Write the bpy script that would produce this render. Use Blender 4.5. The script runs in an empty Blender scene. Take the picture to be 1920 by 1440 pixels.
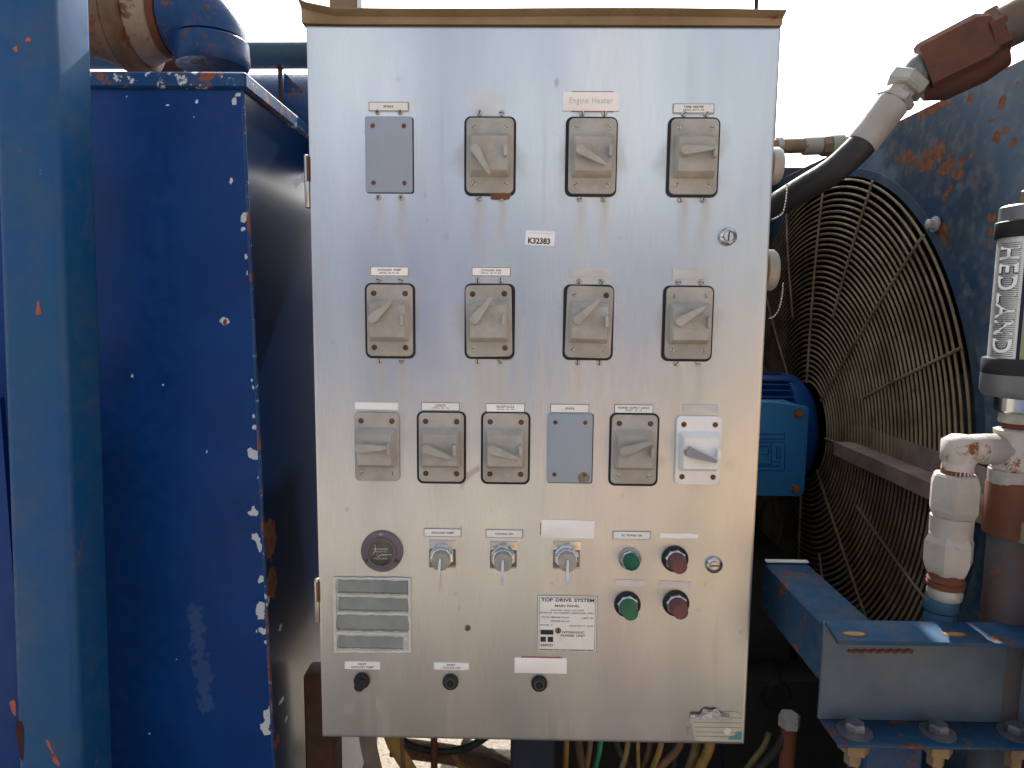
import bpy, math, random
import numpy as np
from mathutils import Vector, Matrix
random.seed(7); rng = np.random.default_rng(11)
PI = math.pi
SC = bpy.context.scene
COL = SC.collection

# ------------------------------------------------------------------ camera
F = 1280.0                                   # focal length in px of a 1920 px wide frame
dn = Vector((-107, 11443, F)).normalized()   # world -Z in (right, down, forward)
rt = Vector((1, .011, -.0143)); rt = (rt - dn * rt.dot(dn)).normalized()   # world +X
fw = rt.cross(dn).normalized()               # world +Y
CAMLOC = Vector((0, -1.141, 1.5))
c_right = Vector((rt.x, fw.x, -dn.x)); c_down = Vector((rt.y, fw.y, -dn.y)); c_fwd = Vector((rt.z, fw.z, -dn.z))
cam = bpy.data.objects.new('camera', bpy.data.cameras.new('camera')); COL.objects.link(cam)
cam.data.sensor_width = 36; cam.data.lens = F / 1920 * 36
cam.data.clip_start = .02; cam.data.clip_end = 2000
m = Matrix((c_right, -c_down, -c_fwd)).transposed().to_4x4(); m.translation = CAMLOC
cam.matrix_world = m
SC.camera = cam

# ------------------------------------------------------------------ light
SUN_EL, SUN_AZ = math.radians(41), math.radians(7)      # behind the unit (+Y), turned towards +X
w = bpy.data.worlds.new('World'); SC.world = w; w.use_nodes = True
wt = w.node_tree; wt.nodes.clear()
sky = wt.nodes.new('ShaderNodeTexSky'); sky.sky_type = 'NISHITA'; sky.sun_disc = False
sky.sun_elevation = SUN_EL; sky.sun_rotation = SUN_AZ; sky.air_density = 1.0; sky.dust_density = 5.0; sky.ozone_density = 1.0
bg = wt.nodes.new('ShaderNodeBackground'); bg.inputs['Strength'].default_value = .13
wo = wt.nodes.new('ShaderNodeOutputWorld')
hs_ = wt.nodes.new('ShaderNodeHueSaturation'); hs_.inputs['Saturation'].default_value = .22   # thin white haze
wt.links.new(sky.outputs[0], hs_.inputs['Color']); wt.links.new(hs_.outputs[0], bg.inputs[0]); wt.links.new(bg.outputs[0], wo.inputs[0])
sl = bpy.data.lights.new('sun', 'SUN'); sl.energy = 4.5; sl.angle = math.radians(.5); sl.color = (1, .95, .87)
so = bpy.data.objects.new('sun', sl); COL.objects.link(so)
sd = Vector((math.sin(SUN_AZ) * math.cos(SUN_EL), math.cos(SUN_AZ) * math.cos(SUN_EL), math.sin(SUN_EL)))
so.rotation_euler = sd.to_track_quat('Z', 'Y').to_euler()
so.location = (0, 5, 8)
SC.view_settings.view_transform = 'Standard'; SC.view_settings.look = 'None'
SC.view_settings.gamma = 1; SC.view_settings.use_curve_mapping = False
SC.view_settings.exposure = 1.35

# ------------------------------------------------------------------ pixel rays -> points on real planes
def ray(px, py):
    return c_right * ((px - 960) / F) + c_down * ((py - 720) / F) + c_fwd
def P(px, py, Y=0.0):
    d = ray(px, py); return CAMLOC + d * ((Y - CAMLOC.y) / d.y)
def PXp(px, py, X):
    d = ray(px, py); return CAMLOC + d * ((X - CAMLOC.x) / d.x)
def PZp(px, py, Z):
    d = ray(px, py); return CAMLOC + d * ((Z - CAMLOC.z) / d.z)

# ------------------------------------------------------------------ numpy noise
def vnoise(nx, nz, lx, lz, fx, fz, seed):
    """value noise on a grid nx*nz; fx,fz = cells per metre"""
    r = np.random.default_rng(seed)
    gx = int(lx * fx) + 3; gz = int(lz * fz) + 3
    g = r.random((gz, gx))
    xs = np.linspace(0, lx * fx, nx); zs = np.linspace(0, lz * fz, nz)
    x0 = xs.astype(int); z0 = zs.astype(int); tx = xs - x0; tz = zs - z0
    tx = tx * tx * (3 - 2 * tx); tz = tz * tz * (3 - 2 * tz)
    a = g[np.ix_(z0, x0)]; b = g[np.ix_(z0, x0 + 1)]; c = g[np.ix_(z0 + 1, x0)]; d = g[np.ix_(z0 + 1, x0 + 1)]
    return (a * (1 - tx) + b * tx) * (1 - tz[:, None]) + (c * (1 - tx) + d * tx) * tz[:, None]
def fbm(nx, nz, lx, lz, fx, fz, seed, octv=4):
    s = 0; a = 1; t = 0
    for i in range(octv):
        s = s + a * vnoise(nx, nz, lx, lz, fx * 2 ** i, fz * 2 ** i, seed + i); t += a; a *= .55
    return s / t
def sstep(a, b, x):
    t = np.clip((x - a) / (b - a), 0, 1); return t * t * (3 - 2 * t)

# ------------------------------------------------------------------ mesh builder
class MB:
    def __init__(s): s.v = []; s.f = []; s.mi = []
    def add(s, vs, fs, mi=0):
        o = len(s.v); s.v += [tuple(v) for v in vs]; s.f += [tuple(i + o for i in f) for f in fs]; s.mi += [mi] * len(fs); return s
    def loft(s, rings, cap0=True, cap1=True, closed=True, mi=0):
        n = len(rings[0]); vs = [p for r in rings for p in r]; fs = []
        for k in range(len(rings) - 1):
            for i in range(n if closed else n - 1):
                j = (i + 1) % n; fs.append((k * n + i, k * n + j, (k + 1) * n + j, (k + 1) * n + i))
        if cap0: fs.append(tuple(range(n - 1, -1, -1)))
        if cap1: fs.append(tuple((len(rings) - 1) * n + i for i in range(n)))
        return s.add(vs, fs, mi)
    def box(s, a, b, c=0.0, mi=0):
        """chamfered box: loft along z with chamfer c"""
        x0, x1 = sorted((a[0], b[0])); y0, y1 = sorted((a[1], b[1])); z0, z1 = sorted((a[2], b[2]))
        if c <= 0:
            return s.loft([[(x0, y0, z), (x1, y0, z), (x1, y1, z), (x0, y1, z)] for z in (z0, z1)], mi=mi)
        def r(i, z):
            q = c
            return [(x0 + q + i, y0 + i, z), (x1 - q - i, y0 + i, z), (x1 - i, y0 + q + i, z), (x1 - i, y1 - q - i, z),
                    (x1 - q - i, y1 - i, z), (x0 + q + i, y1 - i, z), (x0 + i, y1 - q - i, z), (x0 + i, y0 + q + i, z)]
        return s.loft([r(c * .98, z0), r(0, z0 + c), r(0, z1 - c), r(c * .98, z1)], mi=mi)
    def lathe(s, prof, o, ax, n=32, cap0=True, cap1=True, rot=0, mi=0):
        """prof [(r, t)] along axis"""
        ax = Vector(ax).normalized(); o = Vector(o)
        u = ax.orthogonal().normalized() if abs(ax.y) < .9 else Vector((1, 0, 0))
        u = (u - ax * u.dot(ax)).normalized(); v = ax.cross(u)
        rings = [[o + ax * t + (u * math.cos(rot + 2 * PI * i / n) + v * math.sin(rot + 2 * PI * i / n)) * r for i in range(n)] for r, t in prof]
        return s.loft(rings, cap0, cap1, mi=mi)
    def tube(s, pts, r, n=12, mi=0, smooth=True):
        pts = [Vector(p) for p in pts]
        if smooth and len(pts) > 2: pts = spline(pts)
        rr = r if callable(r) else (lambda t: r)
        rings = []; u = None
        for i, p in enumerate(pts):
            d = (pts[min(i + 1, len(pts) - 1)] - pts[max(i - 1, 0)]).normalized()
            u = d.orthogonal().normalized() if u is None else (u - d * u.dot(d)).normalized()
            v = d.cross(u); q = rr(i / (len(pts) - 1))
            rings.append([p + (u * math.cos(2 * PI * k / n) + v * math.sin(2 * PI * k / n)) * q for k in range(n)])
        return s.loft(rings, mi=mi)
    def torus(s, o, ax, R, r, n=48, m_=6, a0=0, a1=2 * PI, mi=0):
        ax = Vector(ax).normalized(); o = Vector(o); u = ax.orthogonal().normalized()
        if abs(ax.x) > .9: u = Vector((0, -1, 0))
        v = ax.cross(u); full = abs(a1 - a0 - 2 * PI) < 1e-6
        rings = []
        for i in range(n + (0 if full else 1)):
            a = a0 + (a1 - a0) * i / n; d = u * math.cos(a) + v * math.sin(a)
            rings.append([o + d * (R + r * math.cos(2 * PI * k / m_)) + ax * (r * math.sin(2 * PI * k / m_)) for k in range(m_)])
        if full: rings.append(rings[0])
        return s.loft(rings, not full, not full, mi=mi)
    def slab(s, outline, y0, y1, c=0.0, mi=0):
        """outline [(x,z)] counter-clockwise seen from -Y; back at y0, front at y1 (<y0), chamfered front"""
        cx = sum(p[0] for p in outline) / len(outline); cz = sum(p[1] for p in outline) / len(outline)
        def ins(q):
            o = []
            for x, z in outline:
                dx, dz = x - cx, z - cz; L = math.hypot(dx, dz) or 1
                o.append((x - dx / L * q * 1.2, z - dz / L * q * 1.2))
            return o
        r = [[(x, y0, z) for x, z in outline]]
        if c > 0:
            r += [[(x, y1 + c, z) for x, z in outline], [(x, y1 + c * .3, z) for x, z in ins(c * .3)], [(x, y1, z) for x, z in ins(c)]]
        else: r += [[(x, y1, z) for x, z in outline]]
        return s.loft(r, mi=mi)
def spline(pts, k=6):
    out = []
    P_ = [pts[0] * 2 - pts[1]] + pts + [pts[-1] * 2 - pts[-2]]
    for i in range(1, len(P_) - 2):
        a, b, c, d = P_[i - 1:i + 3]
        for j in range(k):
            t = j / k
            out.append(.5 * ((2 * b) + (c - a) * t + (2 * a - 5 * b + 4 * c - d) * t * t + (-a + 3 * b - 3 * c + d) * t ** 3))
    out.append(pts[-1]); return out
def rrect(cx, cz, w, h, r, n=5):
    o = []
    for (sx, sz, a0) in ((1, -1, -PI / 2), (1, 1, 0), (-1, 1, PI / 2), (-1, -1, PI)):
        for k in range(n + 1):
            a = a0 + PI / 2 * k / n
            o.append((cx + sx * (w / 2 - r) + r * math.cos(a), cz + sz * (h / 2 - r) + r * math.sin(a)))
    return o

# ------------------------------------------------------------------ objects
ROOTLOC = {}
def link_mesh(name, mesh, mats, parent=None):
    o = bpy.data.objects.new(name, mesh); COL.objects.link(o)
    for mm in (mats if isinstance(mats, (list, tuple)) else [mats]): mesh.materials.append(mm)
    if parent is not None: o.parent = parent
    return o
def root_of(p):
    while p.parent: p = p.parent
    return p
def obj(name, mb, mats, parent=None, label=None, smooth=40):
    """mb in world coordinates; parents all sit at their root's location"""
    off = np.array(root_of(parent).location if parent is not None else (0, 0, 0))
    me = bpy.data.meshes.new(name)
    me.from_pydata([tuple(np.array(v) - off) for v in mb.v], [], mb.f)
    me.polygons.foreach_set('material_index', mb.mi)
    me.update()
    import bmesh
    bm = bmesh.new(); bm.from_mesh(me); bmesh.ops.recalc_face_normals(bm, faces=bm.faces); bm.to_mesh(me); bm.free()
    if smooth:
        me.shade_smooth(); me.set_sharp_from_angle(angle=math.radians(smooth))
    o = link_mesh(name, me, mats, parent)
    if label: o['label'] = label
    return o
def tag(o, label, cat, group=None):
    o['label'] = label; o['category'] = cat
    if group: o['group'] = group
    return o
def thing(name, loc, label, cat, group=None):
    o = bpy.data.objects.new(name, None); COL.objects.link(o); o.location = loc; o.empty_display_size = .05
    return tag(o, label, cat, group)
def solo(name, mb, mats, label, cat, group=None, smooth=40):
    """a thing that is one mesh: origin moved to its base"""
    a = np.array([tuple(v) for v in mb.v]); b = np.array([(a[:, 0].min() + a[:, 0].max()) / 2, (a[:, 1].min() + a[:, 1].max()) / 2, a[:, 2].min()])
    mb.v = [tuple(np.array(v) - b) for v in mb.v]
    o = obj(name, mb, mats, None, smooth=smooth); o.location = b
    return tag(o, label, cat, group)
def sheet(name, o, u, v, nu, nv, mats, parent, attrs, disp=None, keep=None):
    """dense rectangle: origin o, edge vectors u, v; attrs: dict of (nv,nu) arrays"""
    o = np.array(o, float); u = np.array(u, float); v = np.array(v, float)
    off = np.array(root_of(parent).location) if parent is not None else np.zeros(3)
    s = np.linspace(0, 1, nu); t = np.linspace(0, 1, nv); S, T = np.meshgrid(s, t)
    co = o + S[..., None] * u + T[..., None] * v - off
    if disp is not None:
        nrm = np.cross(u, v); nrm /= np.linalg.norm(nrm); co = co + disp[..., None] * nrm
    idx = np.arange(nu * nv).reshape(nv, nu)
    q = np.stack([idx[:-1, :-1], idx[:-1, 1:], idx[1:, 1:], idx[1:, :-1]], -1).reshape(-1, 4)
    if keep is not None:
        kf = (keep[:-1, :-1] & keep[:-1, 1:] & keep[1:, 1:] & keep[1:, :-1]).reshape(-1); q = q[kf]
    me = bpy.data.meshes.new(name)
    me.vertices.add(nu * nv); me.vertices.foreach_set('co', co.reshape(-1).astype(np.float32))
    me.loops.add(q.size); me.loops.foreach_set('vertex_index', q.reshape(-1).astype(np.int32))
    me.polygons.add(len(q)); me.polygons.foreach_set('loop_start', (np.arange(len(q)) * 4).astype(np.int32))
    me.update(calc_edges=True)
    for k, a in attrs.items():
        at = me.attributes.new(k, 'FLOAT', 'POINT'); at.data.foreach_set('value', np.clip(a, 0, 1).reshape(-1).astype(np.float32))
    me.shade_smooth()
    return link_mesh(name, me, mats, parent)
FONT = None
def text(name, body, c, w, h, mat, parent, ax=(1, 0, 0), up=(0, 0, 1), bold=0.0, space=1.0, lift=.0002, wordspace=1.0):
    """flat lettering centred at c fitted to w x h (None = keep ratio)"""
    cu = bpy.data.curves.new(name, 'FONT'); cu.body = body; cu.offset = bold; cu.space_character = space; cu.space_word = wordspace; cu.resolution_u = 3
    to = bpy.data.objects.new('tmp', cu); COL.objects.link(to)
    dg = bpy.context.evaluated_depsgraph_get(); me = bpy.data.meshes.new_from_object(to.evaluated_get(dg))
    bpy.data.objects.remove(to)
    n = len(me.vertices); co = np.empty(n * 3, np.float32); me.vertices.foreach_get('co', co); co = co.reshape(-1, 3)
    mn, mx = co.min(0), co.max(0); cw, ch = mx[0] - mn[0], mx[1] - mn[1]
    sx = w / cw if w else h / ch; sy = h / ch if h else sx
    ax = np.array(ax, float); up = np.array(up, float); nn = np.cross(ax, up)
    loc = np.array(root_of(parent).location)
    x = (co[:, 0] - (mn[0] + mx[0]) / 2) * sx; y = (co[:, 1] - (mn[1] + mx[1]) / 2) * sy
    out = np.array(c)[None] + x[:, None] * ax + y[:, None] * up + nn * lift - loc
    me.vertices.foreach_set('co', out.reshape(-1).astype(np.float32)); me.update(); me.materials.clear()
    return link_mesh(name, me, mat, parent)

# ------------------------------------------------------------------ materials
class NT:
    def __init__(s, name):
        s.m = bpy.data.materials.new(name); s.m.use_nodes = True; s.t = s.m.node_tree; s.t.nodes.clear()
        s.out = s.t.nodes.new('ShaderNodeOutputMaterial'); s.b = s.t.nodes.new('ShaderNodeBsdfPrincipled')
        s.t.links.new(s.b.outputs[0], s.out.inputs[0])
        s.tc = s.t.nodes.new('ShaderNodeTexCoord')
    def put(s, node, inp, v):
        i = node.inputs[inp]
        if hasattr(v, 'is_output') or isinstance(v, bpy.types.NodeSocket): s.t.links.new(v, i)
        elif i.type == 'RGBA' and len(v) == 3: i.default_value = (*v, 1)
        else: i.default_value = v
    def set(s, inp, v): s.put(s.b, inp, v)
    def noise(s, scale, detail=4, rough=.6, stretch=None, off=0, dist=0):
        mp = s.t.nodes.new('ShaderNodeMapping'); s.t.links.new(s.tc.outputs['Object'], mp.inputs[0])
        mp.inputs['Location'].default_value = (off, off * 1.7, off * .6)
        if stretch: mp.inputs['Scale'].default_value = stretch
        n = s.t.nodes.new('ShaderNodeTexNoise'); s.t.links.new(mp.outputs[0], n.inputs['Vector'])
        n.inputs['Scale'].default_value = scale; n.inputs['Detail'].default_value = detail; n.inputs['Roughness'].default_value = rough
        n.inputs['Distortion'].default_value = dist
        return n.outputs[0]
    def ramp(s, v, a, b, lo=0.0, hi=1.0):
        r = s.t.nodes.new('ShaderNodeMapRange'); r.interpolation_type = 'SMOOTHSTEP'
        for k, x in (('Value', v), ('From Min', a), ('From Max', b), ('To Min', lo), ('To Max', hi)): s.put(r, k, x)
        return r.outputs[0]
    def math(s, op, a, b=0.0):
        r = s.t.nodes.new('ShaderNodeMath'); r.operation = op; s.put(r, 0, a); s.put(r, 1, b); return r.outputs[0]
    def mix(s, f, a, b):
        r = s.t.nodes.new('ShaderNodeMix'); r.data_type = 'RGBA'
        s.put(r, 0, f); s.put(r, 6, a); s.put(r, 7, b); return r.outputs[2]
    def attr(s, name):
        a = s.t.nodes.new('ShaderNodeAttribute'); a.attribute_name = name; return a.outputs['Fac']
    def bump(s, h, strength=.2, dist=.002):
        r = s.t.nodes.new('ShaderNodeBump'); s.put(r, 'Height', h); r.inputs['Strength'].default_value = strength; r.inputs['Distance'].default_value = dist
        s.t.links.new(r.outputs[0], s.b.inputs['Normal'])
RUST = (.10, .034, .015); RUST2 = (.19, .075, .028); DUST = (.36, .31, .24)
def paint(name, col, col2=None, rough=.45, rust=0.0, chip=0.0, chipcol=(.5, .55, .58), dust=.15, scale=1.0, metal=0.0, bump=.15, coat=0.0, rustcol=RUST, attrs=(), spec=.32, even=False):
    s = NT(name); col2 = col2 or tuple(c * .7 for c in col)
    c = s.mix(s.ramp(s.noise(6 * scale, 5), .35, .65), col, col2)
    d = s.ramp(s.noise(14 * scale, 6, .7, off=3), .42, .75, 0, dust)
    c = s.mix(d, c, DUST if max(col) > .2 and min(col) > .05 else tuple(q * .28 for q in DUST))
    if not metal: s.set('Specular IOR Level', spec)
    r = s.ramp(s.noise(40 * scale, 3, off=9), .3, .7, rough - (.0 if even else .08), rough + (.01 if even else .1))
    if 'dirt' in attrs: c = s.mix(s.attr('dirt'), c, (.20, .17, .12))
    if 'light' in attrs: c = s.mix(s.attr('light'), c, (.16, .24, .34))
    cm = None
    if chip > 0: cm = s.ramp(s.noise(45 * scale, 7, .7, off=5), .72 - chip * .3, .74 - chip * .3)
    if 'chip' in attrs: cm = s.ramp(s.math('ADD', s.attr('chip'), s.math('MULTIPLY', s.noise(160, 4, .7, off=2), .3)), .62, .66)
    if cm is not None: c = s.mix(cm, c, chipcol); r = s.math('MAXIMUM', r, s.math('MULTIPLY', cm, .7))
    rm = None
    if rust > 0: rm = s.ramp(s.noise(18 * scale, 9, .72, off=12), .70 - rust * .4, .78 - rust * .4)
    if 'rust' in attrs:
        ra = s.ramp(s.math('ADD', s.attr('rust'), s.math('MULTIPLY', s.noise(120, 5, .7, off=7), .35)), .60, .70)
        rm = ra if rm is None else s.math('MAXIMUM', rm, ra)
    if rm is not None:
        rc = s.mix(s.ramp(s.noise(70 * scale, 5, off=20), .35, .65), rustcol, RUST2)
        c = s.mix(rm, c, rc); r = s.math('MAXIMUM', r, s.math('MULTIPLY', rm, .85))
        if metal: s.set('Metallic', s.math('MULTIPLY', s.math('SUBTRACT', 1.0, rm), metal))
    elif metal: s.set('Metallic', metal)
    s.set('Base Color', c); s.set('Roughness', r)
    if coat: s.set('Coat Weight', coat); s.set('Coat Roughness', .12)
    if bump: s.bump(s.math('ADD', s.noise(90 * scale, 6, .7, off=30), s.math('MULTIPLY', rm, .6) if rm is not None else 0.0), bump, .0015)
    return s.m

def steel_door():
    s = NT('brushed_stainless_door')
    br = s.noise(60, 3, .5, stretch=(14, 1, .35))
    c = s.mix(s.ramp(br, .3, .7), (.60, .605, .61), (.66, .665, .67))
    c = s.mix(s.ramp(s.noise(2.2, 4, .55, stretch=(1.6, 1, .55), off=4), .40, .62, 0, .8), c, (.50, .56, .585))   # bluish reflection blotches painted into the steel colour
    c = s.mix(s.ramp(s.noise(3.0, 4, .55, stretch=(1.4, 1, .5), off=17), .46, .66, 0, .75), c, (.50, .51, .585))  # lavender blotches, reflections put into the colour as well
    c = s.mix(s.ramp(s.noise(2.0, 3, .5, stretch=(2.2, 1, .30), off=46), .50, .70, 0, .6), c, (.40, .435, .49))   # dark blue-grey reflection bands, also painted into the colour
    c = s.mix(s.attr('dirt'), c, (.36, .30, .21))
    c = s.mix(s.attr('resid'), c, (.62, .62, .60))
    c = s.mix(s.attr('rust'), c, (.30, .15, .06))
    sp = s.ramp(s.noise(260, 2, .5, off=8), .72, .76, 0, .5); c = s.mix(sp, c, (.22, .2, .17))
    s.set('Base Color', c)
    s.set('Metallic', s.math('SUBTRACT', 1.0, s.math('MAXIMUM', s.math('MULTIPLY', s.attr('dirt'), .75), s.math('MAXIMUM', s.attr('resid'), s.attr('rust')))))
    r = s.ramp(s.noise(3.5, 1, .5, stretch=(1.6, 1, .35), off=31), .2, .8, .30, .43)
    s.set('Roughness', s.math('ADD', r, s.math('MULTIPLY', s.attr('dirt'), .35)))
    s.set('Specular IOR Level', .3)
    s.set('Anisotropic', .45)
    tg = s.t.nodes.new('ShaderNodeTangent'); tg.direction_type = 'RADIAL'; tg.axis = 'Z'
    s.t.links.new(tg.outputs[0], s.b.inputs['Tangent'])
    s.bump(s.noise(180, 3, .6, stretch=(6, 1, .3), off=2), .015, .0004)
    return s.m
M = {}
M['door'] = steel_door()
M['steel'] = paint('stainless_steel', (.56, .57, .58), (.48, .48, .47), .34, metal=1, dust=.12, bump=.05)
M['chrome'] = paint('chromed_metal', (.62, .64, .66), (.5, .52, .54), .2, metal=1, dust=.1, bump=.03)
M['cap'] = paint('weathered_drip_cap', (.30, .22, .13), (.22, .15, .08), .55, metal=.35, dust=.2, rust=.25, bump=.1)
M['cast'] = paint('dusty_cast_aluminium', (.43, .42, .40), (.33, .325, .31), .75, dust=.55, scale=3, bump=.35)
M['castw'] = paint('white_painted_cover', (.84, .84, .85), (.78, .79, .81), .45, dust=.12, scale=3, bump=.08)
M['blank'] = paint('blue_grey_enamel', (.31, .37, .46), (.29, .35, .43), .38, dust=.05, bump=.05)
M['gasket'] = paint('black_rubber', (.012, .013, .016), (.02, .02, .022), .6, dust=.06, bump=.1)
M['screw'] = paint('steel_screw', (.52, .50, .47), (.4, .38, .35), .4, metal=.8, dust=.3, bump=.1, scale=4)
M['rustscrew'] = paint('rusty_screw', (.22, .09, .035), (.12, .05, .02), .8, dust=.15, scale=6, bump=.4)
M['ink'] = paint('black_ink', (.03, .03, .035), (.04, .04, .045), .6, dust=0, bump=0)
M['ink_faint'] = paint('faded_ink', (.55, .55, .56), (.58, .58, .58), .6, dust=0, bump=0)
M['labelw'] = paint('engraved_white_label', (.80, .81, .80), (.76, .77, .76), .45, dust=.12, scale=3, bump=.03)
M['labeledge'] = paint('label_black_core', (.06, .06, .06), None, .5, dust=.1, bump=0)
M['tape'] = paint('white_paper_label', (.88, .89, .91), (.85, .86, .87), .55, dust=.05, bump=.05)
M['pinktape'] = paint('dirty_masking_tape', (.72, .67, .66), (.64, .59, .58), .8, dust=.1, scale=4, bump=.3)
M['tape_thin'] = paint('worn_tape_residue', (.56, .57, .58), (.50, .51, .52), .6, dust=.15, scale=4, bump=.2)
M['red'] = paint('faded_red_plate', (.42, .10, .07), None, .6, dust=.1, bump=0)
M['green'] = paint('green_lens', (.004, .12, .07), (.004, .09, .055), .35, dust=.05, bump=.03)
M['green2'] = paint('green_button_plastic', (.025, .18, .08), (.025, .14, .07), .45, dust=.2, scale=3, bump=.05)
M['maroon'] = paint('maroon_button_plastic', (.16, .060, .072), (.13, .055, .065), .5, dust=.2, scale=3, bump=.06)
M['bezel'] = paint('purple_black_plastic', (.17, .15, .175), (.13, .11, .135), .5, dust=.15, bump=.05)
M['glass'] = paint('clouded_meter_glass', (.012, .018, .016), (.05, .055, .04), .15, dust=.15, scale=5, bump=.02, coat=.6)
M['caulk'] = paint('grey_white_caulk', (.66, .66, .64), (.56, .56, .54), .75, dust=.3, scale=4, bump=.5)
M['louver'] = paint('grey_green_tape', (.23, .26, .255), (.18, .20, .20), .6, dust=.25, scale=2, bump=.3)
M['stick'] = paint('silver_sticker', (.50, .47, .38), (.42, .42, .38), .5, dust=.2, scale=4, bump=.1)
M['foil'] = paint('crumpled_foil', (.55, .56, .60), (.35, .36, .42), .3, metal=.8, dust=.1, scale=5, bump=1)
M['teal'] = paint('teal_print', (.10, .27, .34), None, .6, dust=.2, bump=0)
M['postblue'] = paint('faded_blue_paint', (.002, .062, .20), (.006, .070, .18), .5, rust=.15, dust=.25, chip=.02, chipcol=(.45, .12, .08), bump=.12)
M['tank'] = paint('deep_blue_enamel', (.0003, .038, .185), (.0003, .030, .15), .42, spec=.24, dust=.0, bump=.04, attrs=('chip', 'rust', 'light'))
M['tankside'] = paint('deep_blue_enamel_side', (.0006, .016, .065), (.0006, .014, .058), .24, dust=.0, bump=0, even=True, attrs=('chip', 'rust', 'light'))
M['tanklip'] = paint('chipped_blue_lip', (.003, .055, .17), (.003, .045, .14), .45, rust=.44, chip=.44, dust=.3, bump=.35, rustcol=(.28, .08, .025))
M['pipeblue'] = paint('scuffed_blue_pipe', (.002, .048, .16), (.002, .038, .13), .40, rust=.36, dust=.3, scale=1.8, bump=.3)
M['pipegrey'] = paint('rusty_blue_grey_pipe', (.012, .07, .13), (.03, .06, .085), .6, rust=.30, dust=.15, bump=.3)
M['tan'] = paint('tan_weathered_casting', (.16, .10, .055), (.10, .06, .035), .75, rust=.5, dust=.3, bump=.5)
M['pale'] = paint('pale_weathered_casting', (.30, .24, .17), (.18, .13, .085), .75, rust=.38, dust=.3, bump=.4)
M['rust'] = paint('rusty_steel', (.14, .045, .022), (.10, .04, .025), .82, rust=.15, dust=.15, bump=.5)
M['rustbrown'] = paint('rusty_brown_block', (.15, .055, .032), (.10, .045, .032), .75, dust=.12, scale=1.5, bump=.35)
M['zinc'] = paint('zinc_plated_fitting', (.40, .40, .38), (.30, .29, .26), .5, metal=.3, rust=.22, dust=.35, scale=2.5, bump=.25)
M['dullzinc'] = paint('dull_zinc_bolt', (.20, .22, .26), (.12, .13, .15), .4, metal=.6, rust=.25, dust=.2, scale=3, bump=.2)
M['white'] = paint('chalky_white_paint', (.38, .36, .34), (.31, .285, .265), .65, rust=.16, dust=.35, scale=2, bump=.25)
M['whiter'] = paint('rust_streaked_white', (.48, .45, .42), (.40, .37, .34), .65, rust=.42, dust=.25, scale=2, bump=.3, rustcol=(.26, .07, .02))
M['brass'] = paint('tarnished_brass', (.25, .17, .09), (.18, .12, .07), .6, metal=.3, dust=.35, scale=2, bump=.2)
M['hose'] = paint('black_rubber_hose', (.018, .018, .022), (.024, .024, .027), .5, dust=.08, scale=2, bump=.15)
M['wall'] = paint('dull_blue_panel', (.006, .034, .082), (.012, .036, .068), .55, rust=.05, dust=.4, bump=.1, attrs=('rust', 'dirt', 'light'))
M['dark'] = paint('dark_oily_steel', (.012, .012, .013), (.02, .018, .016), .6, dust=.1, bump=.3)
M['wire'] = paint('rusty_guard_wire', (.23, .18, .11), (.13, .09, .05), .7, rust=.25, dust=.1, scale=2, bump=.5)
M['motor'] = paint('dark_blue_motor', (.004, .05, .20), (.004, .04, .16), .45, rust=.05, dust=.06, bump=.2)
M['motorbox'] = paint('bright_blue_terminal_box', (.018, .16, .36), (.015, .14, .31), .5, rust=.10, dust=.08, bump=.1)
M['beam'] = paint('blue_beam_rusty', (.016, .062, .13), (.012, .045, .10), .75, rust=.36, dust=.5, bump=.3, spec=.15)
M['beamgrey'] = paint('grey_blue_channel_web', (.095, .12, .15), (.06, .085, .125), .6, rust=.07, dust=.25, bump=.2)
M['meter'] = paint('grey_anodised', (.16, .17, .19), (.14, .15, .16), .4, metal=.4, dust=.08, bump=.03)
M['alu'] = paint('aluminium_sleeve', (.62, .63, .64), (.56, .57, .58), .3, metal=.5, dust=.06, bump=.02)
M['glassy'] = paint('yellowed_window', (.30, .30, .16), (.24, .24, .14), .15, dust=.1, bump=0, coat=.5)
M['mast'] = paint('tan_mast_paint', (.24, .16, .08), (.20, .13, .06), .6, dust=.2, bump=.1)
M['navy'] = paint('navy_post_paint', (.008, .014, .035), (.01, .012, .025), .5, dust=.05, bump=.15)
M['orange'] = paint('orange_brown_steel', (.20, .085, .03), (.13, .06, .025), .6, rust=.2, dust=.2, bump=.3)
M['tanpipe'] = paint('sand_coated_pipe', (.45, .36, .24), (.35, .27, .18), .8, dust=.3, bump=.3)
M['chain'] = paint('bead_chain', (.62, .62, .62), None, .3, metal=.7, dust=.1, bump=0)
M['grey'] = paint('light_grey_fabric', (.16, .14, .12), (.12, .10, .08), .9, dust=.3, scale=2, bump=.4)
def cablemat(name, c): return paint(name, c, tuple(x * .6 for x in c), .6, dust=.35, scale=3, bump=.2)
M['cyel'] = cablemat('yellow_cable', (.30, .19, .045)); M['cbrn'] = cablemat('brown_cable', (.15, .085, .045))
M['cgrn'] = cablemat('green_cable', (.03, .28, .17)); M['coli'] = cablemat('olive_cable', (.22, .17, .07)); M['cblk'] = cablemat('black_cable', (.02, .02, .02))
def ground_mat():
    s = NT('sandy_ground')
    c = s.mix(s.ramp(s.noise(1.2, 8, .65), .3, .7), (.265, .228, .185), (.315, .275, .225))
    c = s.mix(s.ramp(s.noise(60, 6, .75, off=4), .52, .66), c, (.13, .10, .07))
    s.set('Base Color', c); s.set('Roughness', .95); s.bump(s.noise(45, 8, .75), .7, .02); return s.m
M['ground'] = ground_mat()
M['ringlip'] = paint('dull_blue_ring', (.006, .034, .082), (.012, .036, .068), .55, rust=.12, dust=.4, bump=.1)

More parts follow.
